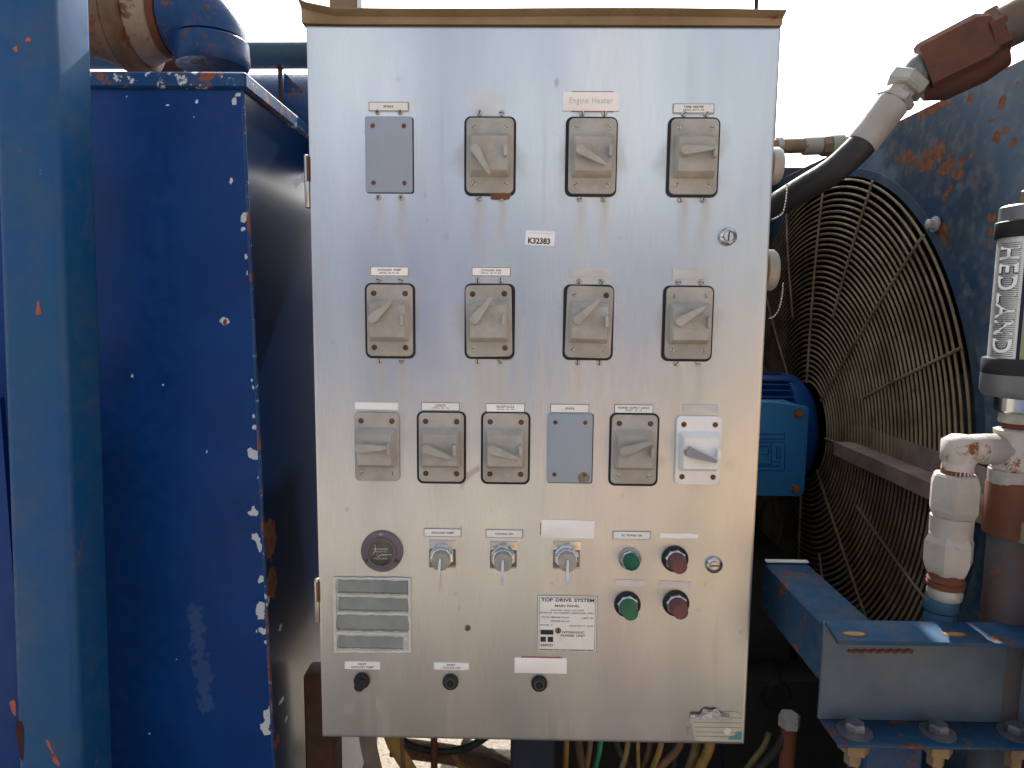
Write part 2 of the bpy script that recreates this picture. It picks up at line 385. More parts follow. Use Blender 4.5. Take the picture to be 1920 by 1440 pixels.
# ------------------------------------------------------------------ ground
g = MB(); g.add([(-150, -150, 0), (150, -150, 0), (150, 150, 0), (-150, 150, 0)], [(0, 1, 2, 3)])
go = obj('ground', g, M['ground']); go['kind'] = 'structure'

# ================================================================== control cabinet
TL = P(575, 51); TR = P(1462, 47); BL = P(604, 1386); BR = P(1396, 1391)
X0 = (TL.x + BL.x) / 2; X1 = (TR.x + BR.x) / 2; Z1 = (TL.z + TR.z) / 2; Z0 = (BL.z + BR.z) / 2
print('DOOR', X0, X1, Z0, Z1, 'w', X1 - X0, 'h', Z1 - Z0, TL, TR, BL, BR)
cab = thing('control_cabinet', ((X0 + X1) / 2, .15, Z0), 'brushed stainless steel electrical control cabinet full of toggle switches, labels and push buttons', 'electrical cabinet')
W = X1 - X0; H = Z1 - Z0
# dense door face carrying its stains
nu, nv = 380, 580
gx = X0 + np.linspace(0, W, nu); gz = Z0 + np.linspace(0, H, nv); GX, GZ = np.meshgrid(gx, gz)
dirt = np.zeros((nv, nu)); resid = np.zeros((nv, nu)); rustm = np.zeros((nv, nu))
fine = fbm(nu, nv, W, H, 25, 25, 3); streak = fbm(nu, nv, W, H, 60, 3, 9); blot = fbm(nu, nv, W, H, 4, 2.5, 21)
def drip(px, py, L, wd, a, arr=None):
    global dirt
    p = P(px, py); dz = p.z - GZ; t = np.clip(dz / L, 0, 1)
    k = a * np.exp(-((GX - p.x + .0015 * np.sin(GZ * 90)) / (wd * (1 + .8 * t))) ** 2) * (dz > 0) * (1 - t) ** 1.2 * (.5 + streak)
    dirt = np.maximum(dirt, k)
def blob(arr, px, py, rx, rz, a, soft=.5, th=.0):
    p = P(px, py); d = np.sqrt(((GX - p.x) / rx) ** 2 + ((GZ - p.z) / rz) ** 2) + (fine - .5) * 1.1
    np.maximum(arr, a * sstep(1 + soft * .5, 1 - soft * .5, d), out=arr)
SW1 = [(919, 293), (1110, 294), (1300, 295)]; SW2 = [(732, 601), (917, 602), (1104, 604), (1290, 606)]
SW3 = [(708, 837), (828, 838), (948, 839), (1188, 842), (1308, 844)]
BLK = [(730, 291), (1068, 840)]
for (x, y) in SW1 + SW2 + BLK[:1]:
    for s_ in (-20, 22): drip(x + s_, y + 78, .12 + .05 * random.random(), .008, .34)
    for s_ in (-20, 22): drip(x + s_, y - 70, .012, .006, .4)
for (x, y) in SW3: drip(x, y + 64, .06, .02, .16)
for (x, y) in SW1 + SW2: blob(dirt, x, y, .048, .072, .22, .5)
blob(rustm, 1189 + 45, 865, .010, .009, .18, 1.2); blob(rustm, 1370, 872, .008, .01, .12, 1.2)
blob(rustm, 945, 672, .012, .005, .55, .6); blob(rustm, 655, 1288 + 30, .004, .009, .1)
p1, p2 = (870, 905), (894, 880)
for t in np.linspace(0, 1, 12):
    blob(rustm, 866 + 10 * t ** 2 * 3, 910 - 30 * t, .0035, .006, .28 + .2 * t, .8)
blob(rustm, 826, 1085, .003, .02, .25, 1.4); blob(rustm, 1052, 360, .004, .02, .08, 1.5)
blob(dirt, 655, 1325, .009, .014, .30, 1.0); blob(dirt, 712, 1322, .007, .014, .42, 1.0)
blob(resid, 914, 187, .034, .018, .45, .25); blob(resid, 930, 210, .012, .006, .4, .4)
blob(resid, 743, 199, .038, .011, .12, .3); blob(resid, 922, 508, .040, .012, .18, .3)
for k in range(38):     # little splashes and scuffs
    blob(dirt, random.uniform(620, 1400), random.uniform(120, 1370), random.uniform(.0015, .004), random.uniform(.0015, .006), random.uniform(.12, .45), 1.0)
dirt = np.maximum(dirt, .16 * sstep(.62, .8, streak) * (1 - (GZ - Z0) / H) ** .3)
dirt = np.maximum(dirt, .22 * sstep(.5, .75, blot) * sstep(.55, .1, (GZ - Z0) / H))
wav = (fbm(nu, nv, W, H, 3.2, 2.2, 51, 2) - .55) * .0010
edge = np.minimum(np.minimum(GX - X0, X1 - GX), np.minimum(GZ - Z0, Z1 - GZ)); wav = wav * sstep(0, .06, edge) - .0015 * (1 - sstep(0, .003, edge))
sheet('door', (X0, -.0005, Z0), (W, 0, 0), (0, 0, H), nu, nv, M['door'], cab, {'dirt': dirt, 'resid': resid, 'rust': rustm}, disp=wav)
# door return edges (separate skirt so that the dense face stays light) belong to the door frame
b = MB()
for (a, c) in (((X0, .0022, Z0), (X0 + .006, .019, Z1)), ((X1 - .006, .0022, Z0), (X1, .019, Z1)), ((X0 + .006, .0022, Z0), (X1 - .006, .019, Z0 + .006)), ((X0 + .006, .0022, Z1 - .006), (X1 - .006, .019, Z1))): b.box(a, c)
obj('door_return', b, M['steel'], cab)
b = MB(); b.box((X0 - .0045, .0205, Z0 - .003), (X1 + .0045, .2735, Z1 + .003), .003)
obj('enclosure_body', b, M['steel'], cab)
b = MB(); b.box((X0 + .004, .0192, Z0 + .004), (X1 - .004, .0204, Z1 - .004)); obj('door_gasket', b, M['gasket'], cab)
# drip cap: bent sheet, flared up at its left end
prof = [(.02, .001), (-.003, .0015), (-.0055, .012), (-.007, .0125), (-.0185, .0165), (-.0205, .0175), (-.020, .0192), (.0, .0200), (.27, .022), (.27, .019), (.02, .018)]
xs = [P(561, 18, -.03).x, X0 - .006, X0 + .006, X0 + .05, X0 + .12] + list(np.linspace(X0 + .2, X1 - .03, 12)) + [X1 + .002, P(1476, 40, -.03).x]
rings = []
for i, x in enumerate(xs):
    up = .011 * max(0, 1 - (x - xs[0]) / .05) ** 2 + .0010 * math.sin(x * 9) - .001 * max(0, (x - X1 + .1) / .1)
    k = 1.0 if 0 < i < len(xs) - 1 else .45
    rings.append([(x, y if y > -.004 else y * (k if y < -.012 else 1), Z1 + (z if k == 1 else max(z, .010)) + up * (1 if z > .01 else .1)) for y, z in prof])
b = MB(); b.loft(rings); obj('drip_cap', b, M['cap'], cab, 'brown weathered drip cap flared up at its end')
# hinges
for (py0, py1, px) in ((290, 388, 571), (1090, 1168, 596)):
    a_, c_ = P(px, py0, -.002), P(px, py1, -.002); mid = (a_.z + c_.z) / 2; hx = X0 - .005
    b = MB(); b.lathe([(.0042, 0), (.0045, .001), (.0045, mid - c_.z - .0005), (.0038, mid - c_.z), (.0045, mid - c_.z + .0005), (.0045, a_.z - c_.z), (.003, a_.z - c_.z + .001)], (hx, .003, c_.z), (0, 0, 1), 12)
    h = obj('hinge', b, M['steel'], cab)
    b = MB(); b.box((hx - .0065, .0075, c_.z), (hx + .004, .019, a_.z), .001); obj('hinge_leaf', b, M['steel'], h)
    b = MB(); b.box((hx + .0005, -.0022, mid), (hx + .0046, .0012, a_.z - .002), .0004); obj('rust_patch', b, M['rustscrew'], h)
# quarter-turn latches
for (px, py, rot) in ((1364, 444, PI / 2 - .1), (1338, 1058, 0.0)):
    c = P(px, py)
    b = MB(); b.lathe([(.0148, 0), (.0148, -.003), (.0132, -.006), (.0098, -.0075), (.0092, -.0062), (.0092, -.003)], (c.x, -.001, c.z), (0, 1, 0), 36, cap1=True)
    l = obj('quarter_turn_latch', b, M['chrome'], cab)
    b = MB(); b.lathe([(.0078, 0), (.0078, -.0065), (.0070, -.0072)], (c.x, -.0005, c.z), (0, 1, 0), 30); obj('latch_plug', b, M['steel'], l)
    b = MB(); dx, dz = math.cos(rot) * .0072, math.sin(rot) * .0072; nx, nz = -math.sin(rot) * .0011, math.cos(rot) * .0011
    b.slab([(c.x - dx - nx, c.z - dz - nz), (c.x + dx - nx, c.z + dz - nz), (c.x + dx + nx, c.z + dz + nz), (c.x - dx + nx, c.z - dz + nz)], -.007, -.0080); obj('slot', b, M['gasket'], l)

def screw(x, y, z, r, mat, parent, name='screw', phil=False, ang=None, depth=.0022):
    b = MB(); b.lathe([(r * .98, 0), (r, -depth * .4), (r * .8, -depth * .85), (r * .3, -depth)], (x, y, z), (0, 1, 0), 14)
    ang = random.uniform(0, PI) if ang is None else ang
    for a in ((ang, ang + PI / 2) if phil else (ang,)):
        L = r * (.55 if phil else .9); q = r * .16; ca, sa = math.cos(a), math.sin(a); yy = y - depth * 1.02
        b.add([(x + ca * L - sa * q, yy, z + sa * L + ca * q), (x - ca * L - sa * q, yy, z - sa * L + ca * q), (x - ca * L + sa * q, yy, z - sa * L - ca * q), (x + ca * L + sa * q, yy, z + sa * L - ca * q)], [(0, 1, 2, 3)], 1)
    return obj(name, b, [mat, M['gasket']], parent)
PW, PH = .0765, .1185
def switch(px, py, ang, gasket=True, mount=True, white=False, tilt=0.0, rust=(0, 0, 0, 0), onoff=True, label=None, gx_=0.0, small=False):
    c = P(px, py); cx, cz = c.x, c.z; mt = M['castw'] if white else M['cast']
    k = 1.0; T0, T1 = -.0012, -.0062
    b = MB()
    ol = rrect(0, 0, PW * k, PH * k, .0085)
    def R(x, z): return (cx + x * math.cos(tilt) - z * math.sin(tilt), cz + x * math.sin(tilt) + z * math.cos(tilt))
    b.slab([R(x, z) for x, z in ol], T0, T1, .0022)
    # raised housing, a frustum
    hb = rrect(-.0005, -.0005, .066, .068, .0035); hm = rrect(-.0005, -.0005, .0655, .0675, .0035); hf = rrect(-.0005, -.0005, .058, .053, .002); hf2 = rrect(-.0005, -.0005, .0565, .0515, .0018)
    b.loft([[(R(x, z)[0], y, R(x, z)[1]) for x, z in o] for o, y in ((hb, T1 + .0005), (hm, T1 - .0012), (hf, T1 - .0195), (hf2, T1 - .0205))])
    sw = obj('disconnect_switch', b, mt, cab, label, smooth=30)
    if gasket:
        g_ = MB(); g_.slab([(cx + x + gx_, cz + z - .0008) for x, z in rrect(0, 0, PW + .0072, PH + .0068, .011)], -.0006 + .0005, -.0024); obj('gasket', g_, M['gasket'], sw)
    F_ = T1 - .0205
    # lever: tapered teardrop on a hub
    ca, sa = math.cos(ang), math.sin(ang); pv = R(-.0215, .0035); L = .046
    prof = []
    for a in np.linspace(PI / 2, 3 * PI / 2, 9): prof.append((math.cos(a) * .0078, math.sin(a) * .0078))
    prof += [(.010, -.0068), (L - .003, -.0030), (L, -.0018), (L, .0018), (L - .003, .0030), (.010, .0068)]
    def lv(s_, y): return [(pv[0] + (x * ca - z * sa) * s_, y - .0035 * max(0, x) / L, pv[1] + (x * sa + z * ca) * s_) for x, z in prof]
    lb = MB(); lb.lathe([(.0085, 0), (.0085, -.004), (.007, -.0055)], (pv[0], F_ + .0006, pv[1]), (0, 1, 0), 20)
    lb.loft([lv(1, F_ - .0045), lv(1.0, F_ - .011), lv(.93, F_ - .0125)])
    obj('lever', lb, M['cast'] if not white else M['leverw'], sw, smooth=35)
    # padlock tab
    q = R(.0255, .002); tb = MB(); tb.box((q[0] - .0028, F_ + .0005, q[1] - .009), (q[0] + .0028, F_ - .013, q[1] + .009), .0009)
    obj('lock_tab', tb, mt, sw)
    if onoff:
        o2 = R(.0065, 0); pts = [(-.0062, .0055), (0, .0125), (.0062, .0055), (.0062, -.0085), (.004, -.011), (-.004, -.011), (-.0062, -.0085)]
        eb = MB(); ppp = [Vector((o2[0] + x, F_ - .0001, o2[1] + z)) for x, z in pts]; eb.tube(ppp + [ppp[0]], .00035, 5, smooth=False)
        e = obj('embossed_arrow', eb, mt, sw)
        text('embossed_lettering', 'ON', (o2[0], F_, o2[1] + .003), .0085, .0045, M['emboss'] if not white else mt, sw, bold=.01, lift=.0004)
        text('embossed_lettering', 'OFF', (o2[0], F_, o2[1] - .0062), .0095, .0042, M['emboss'] if not white else mt, sw, bold=.01, lift=.0004)
    for i, (sx, sz) in enumerate(((-1, 1), (1, 1), (-1, -1), (1, -1))):
        r = R(sx * .0262, sz * .0448)
        hb_ = MB(); hb_.lathe([(.0046, 0), (.0046, -.0004)], (r[0], T1 + .0001, r[1]), (0, 1, 0), 16); obj('screw_recess', hb_, M['gasket'] if rust[i] else mt, sw)
        screw(r[0], T1 - .0001, r[1], .0036, M['rustscrew'] if rust[i] else M['screw'], sw, 'cover_screw', depth=.0012)
    if mount:
        for sx, sz in ((-1, 1), (1, 1), (-1, -1), (1, -1)): screw(cx + sx * .0185 + random.uniform(-.001, .001), -.001, cz + sz * .0672, .0046, M['screw'], sw, 'mounting_screw')
    return sw
M['emboss'] = paint('worn_raised_lettering', (.42, .41, .39), (.36, .35, .33), .7, dust=.3, scale=3, bump=0)
M['leverw'] = paint('chipped_switch_lever', (.24, .26, .30), (.20, .22, .26), .5, chip=.42, chipcol=(.66, .66, .67), dust=.1, scale=1.2, bump=.1)
rad = math.radians
switch(*SW1[0], rad(-60), rust=(0, 0, 0, 0), onoff=False, label='dusty grey switch with its lever pointing steeply down')
switch(*SW1[1], rad(-31), gx_=-.0015, label='dusty grey switch under the large faded white label')
switch(*SW1[2], rad(3), gx_=-.001, label='dusty grey switch with level lever under the tank heater label')
switch(*SW2[0], rad(42), rust=(1, 1, 1, 1), label='dusty grey switch under the auxiliary pump label with four rusty screws')
switch(*SW2[1], rad(52), rust=(1, 1, 0, 1), tilt=rad(1.2), gx_=.0012, label='dusty grey switch under the cooling fan label')
switch(*SW2[2], rad(44), rust=(0, 1, 0, 0), tilt=rad(-1.3), gx_=-.001, label='dusty grey switch tilted in its opening')
switch(*SW2[3], rad(31), gx_=-.001, label='dusty grey switch nearest the cabinet edge in the second row')
switch(*SW3[0], rad(3), gasket=False, mount=False, rust=(1, 1, 0, 0), label='bluish grey switch without black outline')
switch(*SW3[1], rad(-18), mount=False, rust=(1, 1, 1, 1), label='dusty grey switch under the lights label')
switch(*SW3[2], rad(-18), mount=False, rust=(1, 1, 1, 1), label='dusty grey switch under the receptacle label')
switch(*SW3[3], rad(20), mount=False, rust=(1, 1, 0, 0), label='dusty grey switch under the power supply label')
switch(*SW3[4], rad(-18), gasket=False, mount=False, white=True, rust=(1, 1, 1, 1), label='white painted switch with a chipped grey lever')
# corroded adhesive under the first switch
c = P(938, 366); b = MB(); b.slab([(c.x - .017, c.z + .006), (c.x - .015, c.z - .007), (c.x - .004, c.z - .0075), (c.x + .002, c.z - .005), (c.x + .006, c.z - .008), (c.x + .015, c.z - .006), (c.x + .018, c.z + .002), (c.x + .013, c.z + .007)], -.001, -.0035, .001)
obj('dried_sealant', b, M['orange'], cab, 'crusty orange brown sealant')
for (px, py) in BLK:
    c = P(px, py); b = MB(); k = 1 if py < 400 else .99
    b.slab([(c.x + x, c.z + z) for x, z in rrect(0, 0, PW * k, (PH + .001) * k, .004)], -.001, -.0055, .001)
    if py < 400: pl = obj('blanking_plate', b, M['blank'], cab, 'blue grey blanking plate above the stained corner')
    else: pl = obj('blanking_plate', b, M['blank'], cab, 'blue grey blanking plate with a round stain in its corner')
    b = MB(); b.slab([(c.x + x + .0012, c.z + z - .0008) for x, z in rrect(0, 0, PW * k + .0015, PH + .002, .004)], -.0003, -.0012); obj('gasket', b, M['gasket'], pl)
    for sx in (-1, 1):
        for sz in (-1, 1):
            screw(c.x + sx * .0252, -.0054, c.z + sz * .0448, .0038, M['rustscrew'], pl, 'cover_screw', depth=.0012)
            if py < 400: screw(c.x + sx * .0185, -.001, c.z + sz * .0672, .0046, M['screw'], pl, 'mounting_screw', phil=True)
    if py > 400:
        b = MB(); q = P(1094, 896); b.slab([(q.x + math.cos(a) * .0098 * (1 + .1 * math.sin(3 * a)), max(c.z - PH / 2 + .001, q.z + math.sin(a) * .0115)) for a in np.linspace(0, 2 * PI, 20, endpoint=False)], -.0054, -.0058)
        obj('round_stain', b, paint('brown_grey_stain', (.22, .21, .20), (.16, .15, .13), .8, dust=.3, scale=4, bump=.2), pl)

def plate(x0, y0, x1, y1, mat, name='label_plate', thick=.0012, rim=True, r=.0006, label=None, rot=0.0):
    a, c = P(x0, y0), P(x1, y1); cx, cz = (a.x + c.x) / 2, (a.z + c.z) / 2; w_, h_ = c.x - a.x, a.z - c.z
    def ro(o): return [(cx + (x - cx) * math.cos(rot) - (z - cz) * math.sin(rot), cz + (x - cx) * math.sin(rot) + (z - cz) * math.cos(rot)) for x, z in o]
    b = MB()
    if rim: b.slab(ro(rrect(cx + .0003, cz - .0002, w_ + .0042, h_ + .0042, .0012)), -.0004, -.0012, mi=2); b.slab(ro(rrect(cx, cz, w_ + .0016, h_ + .0016, .0008)), -.0005, -.0015, mi=1)
    b.slab(ro(rrect(cx, cz, w_, h_, r)), -.0008, -.0014 - thick, .0002)
    o = obj(name, b, [mat, M['labeledge'], M['tape_thin']], cab, label)
    return o, cx, cz, w_, h_, -.0014 - thick
def label(x0, y0, x1, y1, lines, mat=None, rim=True, cols='ink', **kw):
    o, cx, cz, w_, h_, yy = plate(x0, y0, x1, y1, mat or M['labelw'], rim=rim, **kw)
    for (t, wf, hf, zf) in lines: text('lettering', t, (cx, yy, cz + zf * h_), w_ * wf, h_ * hf, M[cols], o, bold=.022, space=1.12, wordspace=1.5)
    return o
label(693, 193, 765, 208, [('SPARE', .26, .30, 0)])
label(1263, 196, 1337, 212, [('TANK HEATER', .5, .30, .17), ('600VAC, 3Ø TP. 15A', .52, .22, -.22)])
o = label(1055, 173, 1161, 209, [('Engine Heater', .76, .42, 0)], M['tape'], rim=False, cols='ink_faint')
label(696, 501, 765, 517, [('AUXILIARY PUMP', .64, .26, .18), ('600VAC, 3Ø TP. 30A', .54, .20, -.2)], M['tape'])
label(886, 502, 956, 517, [('COOLING FAN', .54, .28, .17), ('600VAC, 3Ø TP. 20A', .54, .20, -.2)], M['tape'])
label(791, 755, 861, 769, [('LIGHTS', .26, .30, .17), ('120VAC, 1Ø, 15A', .46, .20, -.2)])
label(912, 757, 983, 772, [('RECEPTACLE', .46, .30, .17), ('120VAC, 1Ø, 15A', .46, .20, -.2)], M['tape'])
label(1033, 758, 1103, 773, [('SPARE', .24, .30, 0)])
label(1153, 759, 1223, 774, [('POWER SUPPLY 24VDC', .84, .28, .14), ('120VAC, 1Ø, 15A', .44, .20, -.2)])
label(796, 991, 864, 1005, [('AUXILIARY PUMP', .62, .30, 0)])
label(912, 993, 979, 1007, [('COOLING FAN', .50, .30, 0)])
label(1150, 996, 1218, 1010, [('DC POWER ON', .56, .32, 0)])
label(647, 1239, 713, 1254, [('RESET', .24, .26, .2), ('AUXILIARY PUMP', .64, .26, -.2)], rim=False)
label(814, 1241, 879, 1255, [('RESET', .24, .26, .2), ('COOLING FAN', .52, .26, -.2)], rim=False)
for (x0, y0, x1, y1, rd, rt_) in ((1015, 974, 1114, 1009, (-2, 6, 72, 30), -.012), (965, 1232, 1062, 1262, (12, -1.5, 88, 29), 0)):
    plate(x0 + rd[0], y0 + rd[1], x0 + rd[2], y0 + rd[3], M['red'], 'red_backing_plate', .0002, rim=False)
    plate(x0, y0, x1, y1, M['tape'], 'blank_label', .0009, rim=False, rot=rt_)
plate(1072, 171.2, 1150, 210.6, M['red'], 'red_backing_plate', .0002, rim=False)
plate(666, 754, 747, 768, M['tape'], 'blank_label', .0006, rim=False, rot=-.01)
for (x0, y0, x1, y1, mt, q) in ((1068, 502, 1141, 519, 'tape_thin', 0), (1261, 505, 1332, 523, 'tape_thin', 0), (1281, 758, 1346, 773, 'tape_thin', 0), (1237, 999, 1308, 1009, 'tape', 0), (1153, 1086, 1209, 1098, 'pinktape', -.01), (1237, 1088, 1296, 1100, 'pinktape', -.04)):
    a, c = P(x0, y0), P(x1, y1); o_ = []
    for t in np.linspace(0, 1, 14): o_.append((a.x + (c.x - a.x) * t, c.z + random.uniform(-.0006, .0006) + (c.x - a.x) * t * q))
    for t in np.linspace(1, 0, 14): o_.append((a.x + (c.x - a.x) * t + random.uniform(-.0006, .0006), a.z + random.uniform(-.0006, .0006) + (c.x - a.x) * t * q))
    b = MB(); b.slab(o_, -.001, -.0017); obj('tape_strip', b, M[mt], cab)

# asset sticker
o, cx, cz, w_, h_, yy = plate(985.5, 433, 1039.5, 460.5, M['tape'], 'asset_sticker', .0003, rim=False, r=.002, rot=-.035)
ax_, up_ = (math.cos(.035), 0, -math.sin(.035)), (math.sin(.035), 0, math.cos(.035))
text('lettering', 'K32383', (cx - .0015, yy, cz - .0045), w_ * .76, h_ * .42, M['ink'], o, ax_, up_, bold=.035)
text('lettering', 'www.KruseEnergy.com', (cx + .001, yy, cz + .0078), w_ * .86, h_ * .15, M['ink_faint'], o, ax_, up_)
# rating plate
o, cx, cz, w_, h_, yy = plate(1009, 1116, 1117, 1221, M['labelw'], 'rating_plate', .0008, rim=True)
b = MB(); hw, hh, q = w_ / 2 - .0022, h_ / 2 - .0022, .0007
for (a, c_) in (((cx - hw, cz + hh - q), (cx + hw, cz + hh)), ((cx - hw, cz - hh), (cx + hw, cz - hh + q)), ((cx - hw, cz - hh + q), (cx - hw + q, cz + hh - q)), ((cx + hw - q, cz - hh + q), (cx + hw, cz + hh - q))):
    b.box((a[0], yy - .0002, a[1]), (c_[0], yy + .0002, c_[1]))
obj('printed_border', b, M['ink'], o)
def NP(t, u0, u1, v, hh_, bold=.012):   # u,v as fractions of the close-up (1560 x 1440 px of 130 x 120 px)
    a = P(1000 + u0 / 12, 1110 + v / 12); c_ = P(1000 + u1 / 12, 1110 + v / 12)
    text('lettering', t, ((a.x + c_.x) / 2, yy, (a.z + c_.z) / 2), c_.x - a.x, hh_ / 12 * .00088, M['ink'], o, bold=bold, wordspace=1.5)
NP('TOP DRIVE SYSTEM', 175, 1370, 170, 85, .03); NP('MAIN PANEL', 485, 1045, 300, 60, .02)
NP('DANGER: HIGH VOLTAGE', 390, 1135, 400, 38); NP('ENTRY BY AUTHORIZED PERSONNEL ONLY', 145, 1375, 460, 38)
NP('VOLTS: 480/208/120 AC', 165, 810, 555, 36); NP('AMPS: 80', 1090, 1350, 575, 34); NP('600/208/120 AC', 390, 815, 640, 36)
NP('PHASE: 3', 155, 425, 728, 36); NP('FREQUENCY: 60/50', 815, 1345, 752, 36)
NP('HYDRAULIC', 650, 1145, 893, 55, .02); NP('POWER UNIT', 615, 1165, 970, 55, .02)
NP('TESCO', 150, 440, 1183, 58, .03); NP('APPROVED FOR NON HAZARDOUS AREA', 130, 1340, 1290, 36)
b = MB()
for (x0, y0, x1, y1) in ((160, 835, 450, 945), (160, 992, 278, 1105), (325, 992, 443, 1110)):
    a, c_ = P(1000 + x0 / 12, 1110 + y0 / 12), P(1000 + x1 / 12, 1110 + y1 / 12); b.box((a.x, yy - .0003, c_.z), (c_.x, yy + .0001, a.z))
obj('printed_emblem', b, paint('dark_purple_ink', (.03, .028, .05), None, .5, dust=.03, bump=0), o)
for (px, py) in ((1046.5, 1181), (877, 1177)): c = P(px, py); screw(c.x, -.0022 if px > 1000 else -.0008, c.z, .0054, M['brass'], cab, 'plug_screw', ang=1.3)
# torn service sticker
a, c_ = P(1291, 1345), P(1388, 1389); a.z -= 0
pts = [(1292, 1347), (1298, 1342), (1305, 1345), (1322, 1340), (1345, 1338), (1356, 1335), (1375, 1333), (1390, 1338), (1391, 1386), (1383, 1389), (1304, 1388), (1299, 1372), (1296, 1356)]
b = MB(); b.slab([(P(*p).x, P(*p).z) for p in reversed(pts)], -.001, -.0016); st = obj('torn_sticker', b, M['stick'], cab, 'torn striped sticker at the bottom corner of the door')
b = MB()
for k, y in enumerate((1344, 1353, 1362, 1371, 1379)):
    q0, q1 = P(1320 if k == 0 else 1300 + k, y), P(1389, y); b.box((q0.x, -.0018, q0.z - .0006), (q1.x, -.0015, q0.z + .0006))
obj('printed_lines', b, paint('grey_green_print', (.20, .24, .25), None, .6, dust=.1, bump=0), st)
b = MB(); q0 = P(1366, 1372); q1 = P(1390, 1386); b.slab([(q0.x, q1.z), (q1.x, q1.z), (q1.x, q0.z + .002), (q0.x + .014, q0.z + .002), (q0.x + .009, q0.z - .006), (q0.x, q0.z - .008)], -.0012, -.0019); obj('printed_corner', b, M['teal'], st)
b = MB()
cr = [[(P(1294 + 8 * i, 1346).x, -.002 - .004 * random.random(), P(1294 + 8 * i, 1346 - 3 * j - (6 if 2 < i < 7 else 0) * (j / 2) - random.uniform(0, 2)).z) for i in range(10)] for j in range(4)]
b.loft(cr, False, False, closed=False); fo = obj('crumpled_foil', b, M['foil'], st, smooth=20)
b = MB(); q = P(1363, 1370); b.slab([(q.x + math.cos(t) * .0065, q.z + math.sin(t) * .007) for t in np.linspace(0, 2 * PI, 7, endpoint=False)], -.0013, -.0020); obj('torn_hole', b, M['pinktape'], st)
b = MB(); q = P(1291, 1369); b.tube([(q.x - .004, -.0025, q.z + .008), (q.x - .001, -.003, q.z), (q.x - .003, -.0025, q.z - .008)], .0006, 5); b.tube([(q.x + .003, -.003, q.z + .007), (q.x, -.003, q.z), (q.x + .003, -.0025, q.z - .007)], .0006, 5); obj('foil_curl', b, M['foil'], st)

# sealed vent (white caulk around four taped louvres)
a, c_ = P(625, 1082), P(771, 1222); cx, cz = (a.x + c_.x) / 2, (a.z + c_.z) / 2; w_, h_ = c_.x - a.x, a.z - c_.z
def wob(o, q): return [(x + random.uniform(-q, q), z + random.uniform(-q, q)) for x, z in o]
b = MB(); b.slab(rrect(cx, cz, w_, h_, .0015), -.0008, -.0018, .0003); vent = obj('sealed_vent', b, M['caulk'], cab, 'louvred vent sealed with tape and white caulk')
rows = [(1085, 1113, 635, 765), (1118, 1146, 636, 766), (1151, 1183, 634, 768), (1190, 1216, 636, 757)]
for (y0, y1, x0, x1) in rows:
    t0, t1 = P(x0, y0), P(x1, y1)
    top = [(t0.x + (t1.x - t0.x) * t, -.0026, t0.z + random.uniform(-.0012, .0004) - .001 * t) for t in np.linspace(0, 1, 18)]
    mid_ = [(x, -.0075, z - (t0.z - t1.z) * .75) for x, y, z in top]
    bot = [(x + random.uniform(-.0008, .0008), -.0026, t1.z + random.uniform(-.0007, .0007)) for x, y, z in top]
    b = MB(); b.loft([top, mid_, bot], False, False, closed=False); obj('louver', b, M['louver'], vent, smooth=30)
for (x0, y0, x1, y1, r_) in ((626, 1083, 632, 1221, .0026), (767, 1083, 770, 1221, .0022), (627, 1083, 769, 1084, .0018), (633, 1115.5, 768, 1116, .0015), (633, 1148, 768, 1150, .002), (633, 1186, 768, 1187, .0021), (628, 1219, 769, 1220, .0020)):
    q0, q1 = P(x0, y0), P(x1, y1); b = MB()
    if x1 - x0 < 20: q0.x = q1.x = (q0.x + q1.x) / 2
    b.tube([q0.lerp(q1, t) + Vector((random.uniform(-.0007, .0007), -.0028, random.uniform(-.0007, .0007))) for t in np.linspace(0, 1, 16)], r_ * 1.25, 7); obj('caulk_bead', b, M['caulk'], vent)

# hour meter
c = P(713, 1037); c.x += .0035; c.z += .004
b = MB(); b.lathe([(.0365, 0), (.0365, -.003), (.035, -.0048), (.026, -.0055), (.0255, -.010), (.0243, -.011), (.0228, -.0105)], (c.x, -.0008, c.z), (0, 1, 0), 64, cap1=False)
hm = obj('hour_meter', b, M['bezel'], cab, 'round purple black hour meter with three screws')
b = MB(); b.lathe([(.0229, 0), (.0229, -.0102), (.015, -.0108), (.004, -.011)], (c.x, -.0008, c.z), (0, 1, 0), 48); obj('meter_glass', b, M['glass'], hm)
for a in (PI / 2, PI / 2 + 2.09, PI / 2 - 2.09): screw(c.x + math.cos(a) * .0308, -.006, c.z + math.sin(a) * .0308, .0032, M['rustscrew'] if a != PI / 2 else M['screw'], hm, 'meter_screw', depth=.0012)
for (t, dz, ww) in (('HONDA', .0078, .024), ('QUARTZ', .003, .020), ('HOURS', -.0092, .022)):
    if t != 'HONDA': text('lettering', t, (c.x, -.012, c.z + dz), ww, .0028, M['tape_thin'], hm, space=1.1, lift=.0004)
    else: text('lettering', 'HOBBS', (c.x, -.012, c.z + dz), ww, .0034, M['tape_thin'], hm, space=1.2, lift=.0004)
text('lettering', '1 1 1 0 0', (c.x + .001, -.012, c.z - .0025), .016, .003, M['tape_thin'], hm, lift=.0004)
b = MB(); b.tube([(c.x - .010, -.0122, c.z + .016), (c.x - .009, -.0122, c.z + .006), (c.x - .014, -.0122, c.z - .002)], .0003, 4); b.tube([(c.x - .006, -.0122, c.z - .006), (c.x + .002, -.0122, c.z - .003), (c.x + .019, -.0122, c.z - .002)], .0003, 4); obj('glass_crack', b, M['tape'], hm)

